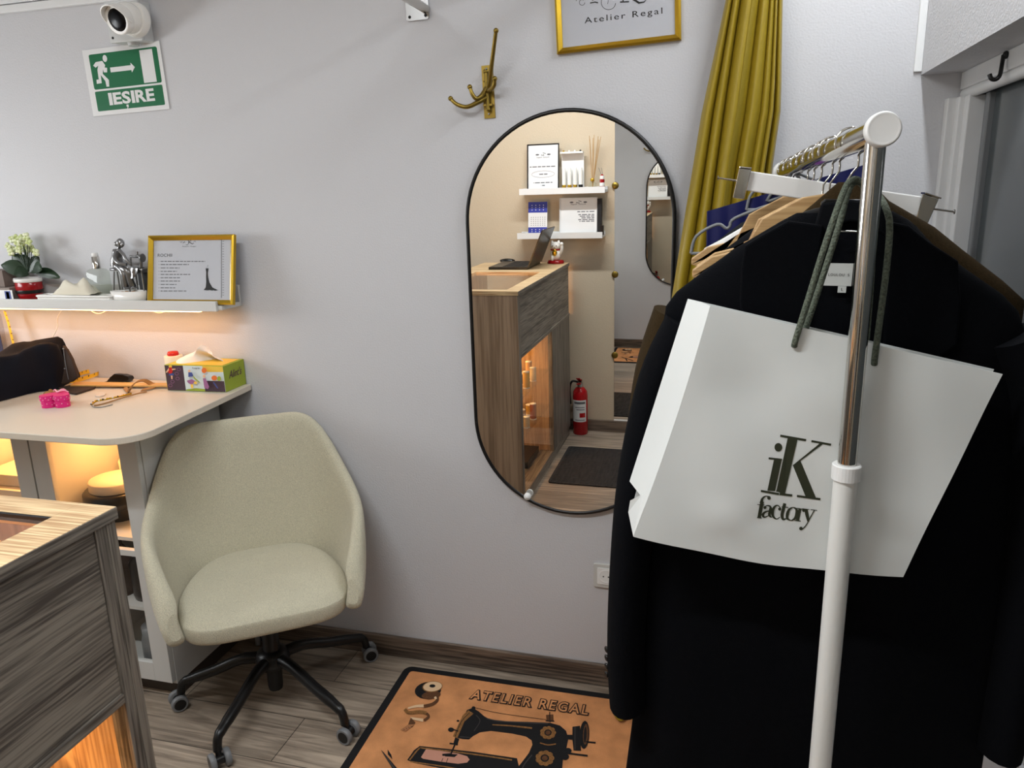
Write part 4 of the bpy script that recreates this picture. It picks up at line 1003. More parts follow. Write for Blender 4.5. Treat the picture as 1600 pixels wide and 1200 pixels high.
# spools and small wares on the glass shelves
sp_cols = [mat('thread_tan', rgb(214, 170, 120), .6), mat('thread_gold', rgb(220, 180, 80), .5), mat('thread_cream', rgb(226, 210, 180), .6), mat('thread_rust', rgb(160, 90, 60), .6), mat('thread_grey', rgb(130, 120, 110), .6)]
names = ['tan', 'gold', 'cream', 'rust', 'grey']
k = 0
for (z, y0, cnt) in ((.5615, -1.40, 6), (.3515, -1.38, 6)):
    for j in range(cnt):
        x, y = -.962 - .042 * (j % 2), y0 - .072 * j; hgt = .06 + .03 * ((j * 7 + k) % 3) / 2; ci = (j * 3 + k) % 5
        sp = thing('thread_spool', '%s thread spool, %s from the front end on the counter\'s %s glass shelf' % (names[ci], ['first', 'second', 'third', 'fourth', 'fifth', 'sixth'][j], ['upper', 'lower'][k]), 'thread spool', (x, y, z), 'thread spools in the counter')
        MB().lathe([(.0, 0), (.018, 0), (.018, .004), (.006, .005), (.006, hgt - .005), (.018, hgt - .004), (.018, hgt), (0, hgt)], (x, y, z), seg=16).build('core', whitep, sp)
        MB().lathe([(.0162, .0055), (.0172, .012), (.0172, hgt - .012), (.0162, hgt - .0055)], (x, y, z), seg=16).build('thread', sp_cols[ci], sp)
    k += 1
b = MB(); b.lathe([(0, .0), (.06, .0), (.075, .03), (.07, .034), (.055, .006), (0, .006)], (-1.08, -1.5, .061), seg=24, m=0)
for j in range(14): b.ell((-1.08 + .04 * math.cos(j * 2.4) * (j / 14) ** .5, -1.5 + .04 * math.sin(j * 2.4) * (j / 14) ** .5, .078 + .008 * (j % 3)), .014, 1 + j % 3, 8, 6)
tag(b.build('button_bowl', [glass_m, mauve, cream_c, goldcap], loc=(-1.08, -1.5, .061)), 'glass bowl of coloured buttons on the floor of the lit counter', 'bowl')
b = MB(); b.box(-1.30, -1.0, -1.93, -1.66, .061, .10); tag(b.build('dark_tray', blackp, loc=(-1.15, -1.8, .061), bevel=.004), 'black tray on the floor of the lit counter', 'tray')
b = MB()
for j in range(26):
    a = j * 2.4; r_ = .055 * math.sqrt(j / 26); q = V((-1.13 + r_ * math.cos(a), -1.335 + .5 * r_ * math.sin(a), .64 + .02 * math.sin(j * 3))); b.tube([(-1.13, -1.335, .57), q], .001, 4); b.ell(q, .008, 1, 6, 4)
b.lathe([(0, 0), (.02, 0), (.024, .03), (.018, .05), (0, .05)], (-1.13, -1.335, .5615), seg=16)
tag(b.build('dried_flowers', [brown_l, mat('dried_bloom', rgb(120, 70, 40), .8)], loc=(-1.13, -1.335, .5615)), 'dried flower bunch in a small vase at the end of the counter shelf', 'flowers')

# laptop, mouse and cat on the counter
LT = V((-1.24, -2.16, KT))
t = thing('laptop', 'open black laptop on the shop counter seen in the mirror', 'laptop', LT)
MB().box(-1.315, -1.08, -2.40, -2.08, KT + .0005, KT + .016).build('base', blackp, t, bevel=.003)
b = MB()
for i in range(11):
    for j in range(5): b.box(-1.235 + .026 * j, -1.213 + .026 * j, -2.385 + .026 * i, -2.363 + .026 * i, KT + .0162, KT + .0175)
o = b.build('keyboard', print_k, t); o['kind'] = 'stuff'
b = MB(); b.hexa([(-1.08, -2.40, KT + .014), (-1.072, -2.40, KT + .014), (-1.072, -2.08, KT + .014), (-1.08, -2.08, KT + .014)], [(-.992, -2.40, KT + .222), (-.986, -2.40, KT + .220), (-.986, -2.08, KT + .220), (-.992, -2.08, KT + .222)]); b.build('screen', blackp, t)
b = MB(); b.ell((-1.30, -2.43, KT + .0145), (.05, .024, .014)); tag(b.build('computer_mouse', blackp, loc=(-1.30, -2.43, KT)), 'black computer mouse beside the laptop on the counter', 'mouse')
cq = V((-.985, -2.40, KT))
t = thing('cat_figurine', 'white beckoning cat figurine on a red base at the counter end', 'figurine', cq)
MB().lathe([(0, .0005), (.05, .0005), (.052, .008), (.046, .02), (0, .021)], cq, seg=28, sy=.8).build('base', redc, t)
b = MB(); b.ell(cq + V((0, 0, .055)), (.034, .03, .038)); b.ell(cq + V((0, .004, .105)), (.031, .027, .026))
for s in (-1, 1): b.lathe([(.012, 0), (.007, .012), (0, .020)], cq + V((s * .018, .002, .122)), (s * .25, 0, 1), 8)
b.tube(spline([cq + V((.03, .01, .06)), cq + V((.042, .018, .085)), cq + V((.042, .02, .115))], 4), .010, 8); b.ell(cq + V((.042, .021, .118)), .0115)
b.ell(cq + V((-.015, .026, .035)), (.010, .012, .018)); b.build('body', whitec, t)
MB().lathe([(.030, .08), (.032, .084), (.030, .088)], cq, seg=24, sy=.9).build('collar', redc, t)
b = MB(); b.ell(cq + V((0, .031, .068)), (.016, .006, .02)); b.build('coin', goldcap, t)
b = MB()
for s in (-1, 1): b.ell(cq + V((s * .011, .029, .108)), (.003, .002, .004))
b.ell(cq + V((0, .031, .099)), (.003, .002, .002)); b.build('face', print_k, t)

# ================================================================== rug with sewing machine picture
r0, r1, r2 = P(635, 1040, 2, .006), P(541, 1200, 2, .006), P(941, 1083, 2, .006)
xd = (r2 - r0); xd.z = 0; xd.normalize(); yd = V((xd.y, -xd.x, 0))
RM = Matrix((xd, -yd, V((0, 0, 1)))).transposed().to_4x4(); RM.translation = V((r0.x, r0.y, 0))
RWd, RHt = .86, .60
t = thing('rug', 'tan black-bordered rug printed with a black sewing machine on the floor', 'rug', (r0.x + .4, r0.y - .3, 0))
b = MB(RM); b.prism(rrect(0, RWd, -RHt, 0, .03), .006); b.build('border', rug_k, t)
b = MB(RM); b.M = RM @ Matrix.Translation((0, 0, .0062)); b.prism(rrect(.026, RWd - .026, -RHt + .026, -.026, .012), .0010)
RZ = RM @ Matrix.Translation((0, 0, .0074))
lay = [0]
C3 = lambda X, Y: Q(RZ, 500 + X / 3.2, 980 + Y / 3.2)
b.M = RZ
def rp_(pts, m_):
    lay[0] += .00003; z = lay[0]; b.poly([V((*C3(*p), z)) for p in pts], m_)
def re_(cx, cy, rx_, ry_, m_, rot=0, nn=22):
    rp_([(cx + rx_ * math.cos(a) * math.cos(rot) - ry_ * math.sin(a) * math.sin(rot), cy + rx_ * math.cos(a) * math.sin(rot) + ry_ * math.sin(a) * math.cos(rot)) for a in [2 * PI * k / nn for k in range(nn)]], m_)
def rs_(pts, wd, m_, k_=5):
    lay[0] += .00003; z = lay[0]; q = spline([(*p, 0) for p in pts], k_) if len(pts) > 2 else [V((*p, 0)) for p in pts]
    n = len(q); ww = wd if not isinstance(wd, list) else [wd[0] + (wd[1] - wd[0]) * i / (n - 1) for i in range(n)]
    b.stroke([(p.x, p.y) for p in q], ww, lambda a, c: V((*C3(a, c), z)), m_)
# base plate
rp_([(436, 664), (470, 615), (498, 594), (530, 597), (760, 622), (985, 655), (1010, 760), (900, 752), (640, 712), (466, 678)], 1)
rs_([(448, 664), (496, 606), (525, 606), (760, 634), (960, 664)], 7, 2); rs_([(452, 672), (640, 700), (800, 730)], 6, 2)
rp_([(505, 650), (530, 610), (600, 618), (690, 632), (735, 645), (748, 662), (735, 677), (690, 683), (600, 672), (515, 658)], 3)
rp_([(622, 632), (690, 636), (672, 650), (625, 646)], 1); rs_([(615, 655), (608, 672)], 3, 1); rs_([(640, 655), (632, 676)], 3, 1)
# body
rp_([(735, 414), (762, 404), (792, 420), (822, 446), (850, 461), (930, 470), (1050, 474), (1150, 478), (1200, 492), (1230, 518), (1242, 556), (1232, 606), (1216, 640), (1208, 760), (960, 760), (985, 705), (1012, 672), (1045, 628), (1062, 588), (1058, 566), (1030, 547), (960, 532), (855, 519), (800, 526), (765, 545), (745, 562), (715, 560), (682, 553), (702, 480)], 1)
rs_([(832, 456), (900, 470), (1040, 478), (1140, 482)], 5, 4); rs_([(862, 488), (960, 494), (1060, 505)], [5, 9], 2)
rp_([(664, 546), (686, 556), (722, 472), (768, 432), (742, 416), (714, 440), (692, 486)], 2); rs_([(676, 546), (706, 474), (748, 428)], 3, 1)
rs_([(700, 548), (752, 552)], 4, 4); rs_([(780, 440), (800, 470), (770, 520)], 4, 4)
for cx, cy, r_ in ((1140, 528, 44), (1124, 656, 52)):
    for a in range(9): re_(cx + r_ * .62 * math.cos(a * 2 * PI / 9), cy + r_ * .5 * math.sin(a * 2 * PI / 9), r_ * .30, r_ * .26, 2)
    re_(cx, cy, r_ * .42, r_ * .36, 1); re_(cx, cy, r_ * .28, r_ * .24, 5)
rs_([(1100, 580), (1140, 590), (1180, 585)], 6, 2)
rs_([(1060, 640), (1020, 690), (1000, 740)], 6, 4)
# needle bar, presser, screws
rs_([(686, 556), (676, 590)], 22, 1); rs_([(674, 590), (656, 632)], 8, 1); rs_([(648, 582), (690, 588)], 7, 1); rs_([(612, 640), (660, 636)], 10, 1)
re_(655, 514, 15, 11, 1); rs_([(660, 512), (690, 520)], 6, 1); re_(690, 470, 7, 5, 1)
re_(768, 406, 10, 9, 1); rs_([(780, 405), (900, 432), (1130, 464)], 2.2, 1); rp_([(1130, 440), (1166, 438), (1168, 470), (1132, 470)], 5); rs_([(1148, 425), (1150, 478)], 4, 1); rs_([(1128, 470), (1172, 472)], 5, 1)
# hand wheel
re_(1322, 540, 24, 70, 1, .05); re_(1328, 538, 13, 52, 5, .05); re_(1326, 540, 7, 40, 1, .05)
rp_([(1236, 540), (1262, 540), (1262, 500), (1300, 495), (1305, 620), (1268, 618), (1262, 565), (1236, 562)], 1); rs_([(1275, 500), (1275, 615)], 4, 4)
rs_([(1190, 628), (1250, 634), (1338, 645)], 9, 1); re_(1240, 620, 18, 14, 1); re_(1225, 650, 20, 16, 1); rs_([(1330, 575), (1378, 580)], 8, 1)
# tape roll and ribbon
re_(540, 318, 66, 42, 1, -.12); re_(556, 342, 48, 20, 5, -.12); re_(562, 300, 51, 27, 2, -.1); re_(563, 299, 47, 24, 6, -.1); re_(562, 296, 15, 8, 1)
rs_([(585, 345), (586, 368), (560, 388), (520, 398)], [14, 16], 5); rs_([(575, 350), (580, 362)], 12, 6); rs_([(518, 396), (480, 398), (440, 408)], [16, 9], 6)
rs_([(424, 412), (445, 430), (500, 426), (532, 432)], 17, 2); rs_([(532, 432), (543, 450), (520, 470)], 13, 5); rs_([(516, 468), (480, 462), (452, 456)], [16, 9], 6); rp_([(440, 492), (454, 454), (478, 480), (462, 502)], 5); rp_([(402, 516), (440, 490), (474, 488), (430, 524)], 7)
for k in range(4): rs_([(418 + 12 * k, 512 - 5 * k), (424 + 12 * k, 518 - 5 * k)], 2, 1)
# scissors
rp_([(304, 616), (318, 628), (392, 716), (366, 716)], 1); rp_([(310, 624), (322, 634), (382, 716), (370, 716)], 4); rp_([(338, 614), (356, 640), (362, 664), (340, 640)], 1)
rs_([(380, 716), (420, 790), (440, 850)], 20, 1); rs_([(370, 716), (350, 800), (340, 850)], 18, 1)
# lettering
TA, TB = C3(742, 362), C3(1342, 447); TU = C3(766, 318)
wv = V((TB[0] - TA[0], TB[1] - TA[1], 0)); wl = wv.length; wv.normalize(); hv = V((-wv.y, wv.x, 0)); th_ = abs((V((TU[0] - TA[0], TU[1] - TA[1], 0))).dot(hv)) * 1.0
lay[0] += .00005; z0_ = lay[0]
b.text('ATELIER REGAL', lambda a, c: V((TA[0], TA[1], z0_)) + wv * a + hv * c, wl, th_ * 1.15, 1, bold=.075, space=1.22)
z1_ = z0_ + .00006
b.text('ATELIER REGAL', lambda a, c: V((TA[0], TA[1], z1_)) + wv * (a + .0036) + hv * (c + .0036), wl - .0072, th_ * 1.15 - .0072, 0, bold=.012, space=1.255)
b.build('pile', [rug_m, rug_k, mat('rug_gold', rgb(140, 96, 50), .9, var=.4, vscale=200), mat('rug_rose', rgb(196, 140, 118), .9), rug_g, rug_b, rug_c, mat('rug_tan_dark', rgb(168, 112, 72), .9)], t)

# ================================================================== clothes rack
RA, RB = V((.181, -1.135, 1.638)), V((.131, -.262, 1.610))
bd = (RB - RA).normalized()
def bar_at(y): return RA + (RB - RA) * ((y - RA.y) / (RB.y - RA.y))
t = thing('clothes_rack', 'chrome and white clothes rack loaded with coats and hangers', 'clothes rack', (.16, -.7, 0))
b = MB(); b.tube([RA, RB], .0165, 24); b.build('rail', chrome, t)
for e, dd in ((RA, -bd), (RB, bd)):
    b = MB(); b.lathe([(.0195, -.008), (.0205, -.004), (.0205, .005), (.0192, .0085), (.0180, .009), (.0165, .0086), (.0150, .0084), (0, .0086)], e, dd, 36); b.build('end_cap', whitep, t)
for e, px_ in ((bar_at(-1.108), .176), (bar_at(-.30), .135)):
    b = MB(); b.tube([(e.x, e.y, e.z - .012), (e.x + .3 * (px_ - e.x), e.y, 1.195)], .0123, 20); b.build('upper_post', chrome, t)
    zc2 = 1.197; xx_ = e.x + .3 * (px_ - e.x)
    b = MB(); b.lathe([(.0188, -.012), (.0188, .008), (.0172, .0095), (.0128, .0095)], (xx_, e.y, zc2), seg=28, smooth=False); b.build('collar', whitep, t)
    b = MB(); b.tube([(xx_, e.y, zc2 - .012), (px_, e.y, .045)], .0158, 20); b.build('lower_post', mat('post_white_%d' % int(-e.y * 10), rgb(226, 226, 222), .35), t)
    b = MB(); b.tube([(px_ - .2, e.y, .045), (px_ + .2, e.y, .045)], .015, 14); b.build('foot', whitep, t)
    for s in (-.19, .19):
        b = MB(); b.lathe([(.0215, -.012), (.0215, .012)], (px_ + s, e.y, .0216), (1, 0, 0), 16); b.build('castor', blackp, t)
b = MB(); b.tube([(.176, -1.108, .12), (.135, -.30, .12)], .012, 12); b.build('cross_bar', whitep, t)

def hook_pts(y, zneck, lean=0.0, dx=0.0):
    c = bar_at(y); r_ = .0205; q = []
    for k in range(15):
        a = math.radians(-150 + 0) + math.radians(255) * k / 14            # from the tip on the left, over the bar, down the right
        q.append(V((c.x - r_ * math.cos(a + PI) * -1 * 0 + r_ * math.cos(PI - (a + math.radians(150)) * 1.0 + math.radians(20)), y, c.z - .0 + r_ * math.sin(PI - (a + math.radians(150)) + math.radians(20)))))
    q += [V((c.x + .012, y, c.z - .032)), V((c.x + dx, y + lean, c.z - .050)), V((c.x + dx, y + lean, zneck))]
    return q
def hanger(y, kind, label, half=.21, drop=.10, zneck=1.545, tilt=0.0, rot=0.0, group=None, tagc=None):
    c = bar_at(y); t = thing('clothes_hanger', label, 'hanger', (c.x, y, zneck - drop), group)
    b = MB(); b.tube(spline(hook_pts(y, zneck), 2), .0016, 8); b.build('hook', chrome, t)
    Mh = Matrix.Translation((c.x, y, zneck)) @ Matrix.Rotation(tilt, 4, 'Y') @ Matrix.Rotation(rot, 4, 'Z')
    b = MB(Mh)
    if kind == 'wood':
        up = [(-half, -drop + .012), (-half + .03, -drop + .034), (-half + .062, -drop + .042), (-half + .068, -drop + .032), (-half + .078, -drop + .034), (-half + .084, -drop + .050), (-.10, -.030), (-.04, .002), (0, .008)]
        lo_ = [(0, -.030), (-.05, -.040), (-.12, -.070), (-half + .05, -drop + .004), (-half + .02, -drop - .006), (-half, -drop)]
        o2 = up + [(-x, z) for x, z in up[-2::-1]] + [(-x, z) for x, z in lo_[::-1]][:-1] + lo_
        o2 = [(x, z) for x, z in o2]
        b.M = Mh @ Matrix.Rotation(PI / 2, 4, 'X') @ Matrix.Translation((0, 0, -.006)); b.prism(o2, .012); b.build('body', wood_h, t, bevel=.002)
    elif kind == 'wire':
        b.tube(spline([(-half, 0, -drop), (-half + .01, 0, -drop + .035), (-half + .05, 0, -drop + .058), (-half + .068, 0, -drop + .050), (-half + .075, 0, -drop + .054), (-half + .085, 0, -drop + .07), (-.05, 0, -.012), (0, 0, 0), (.05, 0, -.012), (half - .085, 0, -drop + .07), (half - .05, 0, -drop + .058), (half - .01, 0, -drop + .035), (half, 0, -drop)], 4), .0032, 8)
        b.tube([(-half, 0, -drop), (half, 0, -drop)], .0032, 8); b.build('body', greyp, t)
    elif kind == 'black':
        b.tube(spline([(-half, 0, -drop), (-.10, 0, -.04), (-.05, 0, -.006), (0, 0, 0), (.05, 0, -.006), (.10, 0, -.04), (half, 0, -drop)], 5), .007, 10); b.tube([(-half + .03, 0, -drop + .01), (half - .03, 0, -drop + .01)], .0045, 8)
        b.build('body', blackp, t)
    if tagc:
        b = MB(); b.box(c.x - .014, c.x + .012, y - .008, y - .003, zneck + .004, zneck + .030); b.build('size_clip', tagc, t, bevel=.001)
    return t

def garment(name, label, cat, m_, y, rows, th, fold=.010, nf=7, sleeves=(), seed=0, group=None, e=.75, sub=0):
    rnd = random.Random(seed); ph = [rnd.uniform(0, 6.3) for _ in range(6)]; z_lo = rows[-1][0]; z_hi = rows[0][0]
    cx = sum((r[1] + r[2]) / 2 for r in rows) / len(rows)
    t = thing(name, label, cat, (cx, y, z_lo), group)
    dense = []
    for (z0, l0, r0_), (z1_, l1, r1_) in zip(rows, rows[1:]):
        n = max(1, int((z0 - z1_) / .03))
        for k in range(n): u = k / n; dense.append((z0 + (z1_ - z0) * u, l0 + (l1 - l0) * u, r0_ + (r1_ - r0_) * u))
    dense.append(rows[-1]); out = []
    for z, l, r_ in dense:
        v = (z_hi - z) / max(.01, z_hi - z_lo); hwid = (r_ - l) / 2; cxx = (l + r_) / 2; row = []
        tk = th / 2 * min(1, .35 + 2.2 * v ** .6)
        for k in range(56):
            a = 2 * PI * k / 56; ca, sa = math.cos(a), math.sin(a); x = cxx + hwid * math.copysign(abs(ca) ** e, ca)
            u = (x - cxx) / max(hwid, .001)
            f = fold * v * (math.sin(nf * u + ph[0] + .8 * math.sin(z * 5 + ph[1])) + .5 * math.sin(2.3 * nf * u + ph[2]))
            row.append((x, y + tk * math.copysign(abs(sa) ** .8, sa) + f * abs(sa), z))
        out.append(row)
    b = MB(); b.grid(out, closed=True, caps=True); b.build('body', m_, t)
    for pts, rr in sleeves:
        q = spline(pts, 5); n = len(q); b = MB(); rad = [rr[0] + (rr[1] - rr[0]) * i / (n - 1) for i in range(n)]
        b.tube(q, rad, 18, flat=.62); b.build('sleeve', m_, t)
    return t
# --- the black coat nearest the camera
GY = -.975
gh = hanger(GY + .008, 'black', 'glossy black plastic hanger inside the nearest black coat', half=.15, drop=.14, zneck=1.540)
b = MB(); b.slab([P(x, y, 1, GY - .030) for x, y in ((1283, 316), (1290, 311), (1380, 312), (1387, 318), (1386, 338), (1330, 344), (1284, 342))], (0, .010, 0)); b.build('neck_piece', blackp, gh, bevel=.002)
b = MB(); b.tube([P(1302, 361, 1, GY - .052), P(1342, 362, 1, GY - .052)], .0013, 8); b.build('clip_bar', chrome, gh)
def gx(px, py, y): q = P(px, py, 1, y); return q.x, q.z
rows = [(1.538, .105, .232), (1.526, .083, .252), (1.487, .020, .292), (1.455, -.022, .335), (1.423, -.062, .380), (1.400, -.078, .402), (1.36, -.082, .418), (1.28, -.078, .42), (1.05, -.088, .43), (.75, -.11, .44), (.45, -.14, .44)]
coat = garment('coat', 'long black wool coat with white neck label nearest on the rack', 'coat', black_wool, GY, rows, .085, .007, 6, seed=3, e=.7,
    sleeves=[([(-.045, GY, 1.375), (-.085, GY, 1.28), (-.115, GY - .01, 1.12), (-.128, GY - .01, .95), (-.132, GY - .01, .80), (-.128, GY - .01, .69)], (.056, .052)), ([(.395, GY, 1.365), (.440, GY, 1.25), (.460, GY, 1.0), (.455, GY, .705)], (.056, .056))])
b = MB(); fy_ = GY - .048
def slab_px(b_, pts, y, d, m=0): b_.slab([P(x, yy, 1, y) for x, yy in pts], (0, d, 0), m)
# lapels and collar lie in front of the body, leaving the neck open
slab_px(b, [(1288, 352), (1232, 345), (1190, 368), (1164, 384), (1158, 420), (1156, 470), (1160, 520), (1250, 600), (1262, 520), (1272, 440), (1282, 390)], fy_, .012)
b.build('lapel', black_wool, coat, bevel=.003)
b = MB(); slab_px(b, [(1385, 345), (1420, 352), (1452, 378), (1498, 408), (1502, 470), (1496, 540), (1380, 620), (1382, 520), (1388, 420)], fy_, .012); b.build('lapel', black_wool, coat, bevel=.003)
b = MB(); slab_px(b, [(1284, 318), (1330, 312), (1382, 318), (1392, 350), (1388, 372), (1360, 350), (1330, 346), (1300, 352), (1284, 380), (1272, 360)], fy_ + .014, .012); b.build('collar', black_cot, coat, bevel=.003)
b = MB(); lm = frame_m(P(1286, 446, 1, fy_ - .002), (1, 0, -.02), (0, 0, 1)); b.M = lm
lw, lh = Q(lm, 1330, 446)[0], Q(lm, 1287, 411)[1]
b.box(0, lw, 0, lh, 0, .0008); a0 = Q(lm, 1294, 431); a1 = Q(lm, 1319, 431)
b.text('LOULOU', lambda a, c: V((a0[0] + a, a0[1] + c, .0012)), a1[0] - a0[0], .0036, 1, space=1.2); a1 = Q(lm, 1324, 431); b.text('S', lambda a, c: V((a1[0] + a, a0[1] + c, .0012)), .0025, .0036, 1)
b.build('neck_label', [mat('label_silk', rgb(206, 208, 204), .6), print_k], coat)
b = MB(); lm2 = frame_m(P(1308.5, 457, 1, fy_ - .0025), (1, 0, -.02), (0, 0, 1)); b.M = lm2; l2 = Q(lm2, 1321.5, 457)[0]; h2 = Q(lm2, 1309, 447)[1]
b.box(0, l2, 0, h2, 0, .0008); b.text('L', lambda a, c: V((l2 * .4 + a, h2 * .3 + c, .0012)), l2 * .22, h2 * .45, 1); b.build('size_label', [MATS['label_silk'], print_k], coat)
b = MB()
for k in range(4):
    q = P(946, 1010 + 13 * k, 1, GY - .012); b.lathe([(0, 0), (.0055, .0), (.006, .002), (.004, .003), (0, .0025)], q + V((.004, -.008, 0)), (-.8, -.6, 0), 14)
b.build('cuff_button', blackp, coat)
# --- olive brown coat behind it
BY = -.87
hanger(BY + .03, 'wood', 'wooden hanger showing above the brown coat, nearest of the wooden ones', half=.208, drop=.125, zneck=1.556, tilt=0)
rows = [(1.580, .172, .216), (1.550, .140, .246), (1.510, .095, .312), (1.477, .045, .352), (1.430, -.040, .412), (1.400, -.070, .445), (1.34, -.092, .445), (1.1, -.10, .445), (.8, -.11, .44), (.5, -.12, .44)]
garment('coat', 'olive brown wool coat behind the nearest black coat', 'coat', brown_wool, BY, rows, .075, .007, 5, seed=5, e=.7, sleeves=[([(-.075, BY, 1.375), (-.105, BY, 1.27), (-.125, BY, 1.1), (-.14, BY, .93), (-.13, BY, .78)], (.05, .045))])
# --- black jacket on wood
JY = -.755
hanger(JY - .030, 'wood', 'second wooden hanger, just behind the first wooden one', half=.20, drop=.12, zneck=1.553)
rows = [(1.530, .12, .22), (1.51, .06, .27), (1.472, .01, .32), (1.435, -.035, .36), (1.39, -.06, .385), (1.2, -.07, .39), (.8, -.07, .39)]
garment('jacket', 'black jacket between the brown coat and the white trouser hanger', 'jacket', black_cot, JY, rows, .055, .006, 6, seed=8)
# --- white trouser hanger with clips
WY = -.69
t = thing('trouser_hanger', 'white trouser hanger with chrome clips tilted across the rack', 'hanger', P(1305, 320, 1, WY))
b = MB(); q = [P(x, y, 1, WY - .006) for x, y in ((1170, 267), (1440, 307), (1436, 338), (1166, 298))]; b.slab(q, (0, .012, 0)); b.build('bar', whitep, t, bevel=.002)
c = bar_at(WY); b = MB(); hp = hook_pts(WY, P(1300, 287, 1, WY).z); b.tube(spline(hp, 2), .0018, 8); b.build('hook', chrome, t)
for (cl, wire) in (([(1155, 263), (1174, 265), (1163, 312), (1145, 309)], [(1122, 278), (1156, 283)]), ([(1442, 303), (1467, 311), (1450, 349), (1432, 341)], [(1455, 326), (1491, 331)])):
    b = MB(); b.slab([P(x, y, 1, WY - .016) for x, y in cl], (0, .004, 0)); b.slab([P(x, y, 1, WY + .012) for x, y in cl], (0, .004, 0))
    tp_ = [(P(x, y, 1, WY)) for x, y in cl[:2]]; b.slab([tp_[0] + V((0, -.016, 0)), tp_[1] + V((0, -.016, 0)), tp_[1] + V((0, .016, 0)), tp_[0] + V((0, .016, 0))], (0, 0, .003))
    b.build('clip', chrome, t, bevel=.001)
    b = MB(); b.tube([P(*wire[0], 1, WY), P(*wire[1], 1, WY)], .0017, 8); e_ = wire[0] if wire[0][0] < 1200 else wire[1]; b.lathe([(.004, -.001), (.004, .001)], P(*e_, 1, WY), (1, 0, 0), 12); b.build('rod', chrome, t)
# --- further back: white shirt on wood, charcoal on wire, navy skirt
SY = -.615
hanger(SY, 'wood', 'third wooden hanger, carrying the white garment', half=.205, drop=.125, zneck=1.556, tagc=purple)
rows = [(1.508, .05, .25), (1.478, .0, .29), (1.462, -.03, .31), (1.44, -.035, .33), (1.2, -.035, .34), (.85, -.035, .34)]
garment('shirt', 'white shirt with only its shoulder showing behind the black jacket', 'shirt', white_cl, SY + .006, rows, .030, .003, 6, seed=9)
hanger(-.545, 'wire', 'grey plastic tube hanger behind the white shirt', half=.205, drop=.108, zneck=1.555)
rows = [(1.525, .09, .25), (1.505, .04, .29), (1.47, -.005, .33), (1.43, -.03, .36), (1.2, -.04, .38), (.8, -.04, .38)]
garment('blouse', 'charcoal grey blouse hung between the grey hanger and the navy skirt', 'blouse', dark_gr, -.495, rows, .045, .006, 6, seed=12)
NY = -.42
hanger(NY - .02, 'wire', 'rearmost grey hanger behind the navy skirt', half=.09, drop=.03, zneck=1.56)
b = MB(); rows = []
lt, rt = P(1105, 330, 1, NY), P(1372, 251, 1, NY)
for i in range(22):
    v = i / 21; row = []
    for k in range(61):
        u = k / 60; top = lt.lerp(rt, u); row.append((top.x + (.02 + .02 * u) * v, NY - .012 + .006 * math.sin(u * 60) * min(1, .25 + v * 2), top.z + (.75 - top.z) * v))
    rows.append(row)
b.grid(rows)
t = thing('pleated_skirt', 'navy satin pleated skirt hung askew at the far end of the rack', 'skirt', (.13, NY, .75))
b.build('skirt', navy_m, t, solid=.006)
for k, y in ((2, -.36),):
    tt = hanger(y, 'wire' if k else 'black', ['black plastic hanger with shiny top bar behind the paper bag cords', 'grey tube hanger hidden inside the brown coat', 'last grey hanger by the far post of the rack'][k], half=[.055, .12, .15][k], drop=[.02, .06, .06][k], zneck=[1.547, 1.535, 1.53][k])

# ================================================================== paper bag
YF = -1.083; YB = -1.046
bt = thing('paper_bag', 'white paper shopping bag with dark olive lettering hanging in front of the coats', 'bag', P(1200, 880, 1, YF))
FTL, FTR, FBR, FBL = P(1110, 478, 1, YF), P(1567, 585, 1, YF), P(1411, 901, 1, YF), P(990, 838, 1, YF)
BTL, BBL = P(1075, 467, 1, YB), P(984, 752, 1, YB); BTR, BBR = P(1553, 577, 1, YB), P(1405, 890, 1, YB)
def crease(u, v):
    d = .0018 * math.sin(7 * u + 3 * v) * math.sin(PI * v) + .0012 * math.sin(15 * u - 9 * v)
    for (a, c, r_, h_) in ((.30, .83, .10, -.0025), (.45, .80, .06, .002), (.22, .30, .15, .002), (.5, .25, .16, -.002)):
        d += h_ * math.exp(-((u - a) ** 2 + ((v - c) * 1.4) ** 2) / r_ ** 2)
    return d * 1.5
def fpt(u, v, dy=0):
    a = FTL.lerp(FTR, u); c = FBL.lerp(FBR, u) + V((0, 0, -.012 * math.sin(PI * u) ** 1.0))
    p = a.lerp(c, v)
    lf = .005 * math.sin(PI * v) * (1 - u) ** 6
    return p + V((lf, crease(u, v) + dy, 0))
b = MB(); N1, N2 = 40, 30
b.grid([[fpt(k / N1, i / N2) for k in range(N1 + 1)] for i in range(N2 + 1)]); b.build('front_panel', paper, bt, solid=.0012)
b = MB(); b.grid([[(BTL.lerp(BTR, k / 10)).lerp((BBL + V((0, 0, -.06))).lerp(BBR, k / 10), i / 6) for k in range(11)] for i in range(7)]); b.build('rear_panel', paper, bt, solid=.0012)
gb = BBL
b = MB()
mid = lambda v: (fpt(0, v) + BTL.lerp(BBL, min(1, v * 1.18))) / 2 + V((.004, 0, 0))
b.grid([[fpt(0, v) + V((0, .0006, 0)), mid(v), BTL.lerp(BBL, min(1, v / .86))] for v in [i / 14 * .86 for i in range(15)]])
b.build('gusset', paper, bt, solid=.001)
b = MB(); v_ = P(982, 800, 1, YB + .008); b.add([fpt(0, 1), fpt(0, .83) + V((0, .001, 0)), P(1004, 772, 1, YF + .012), v_], [(0, 1, 2, 3)]); b.add([v_, P(985, 782, 1, YB), P(1004, 772, 1, YF + .012)], [(0, 1, 2)]); b.build('corner_fold', paper, bt, solid=.001)
b = MB(); b.grid([[fpt(u, 1), fpt(u, 1) + V((0, YB - YF, .004))] for u in [k / 20 for k in range(21)]]); b.build('bottom_panel', paper, bt, solid=.001)
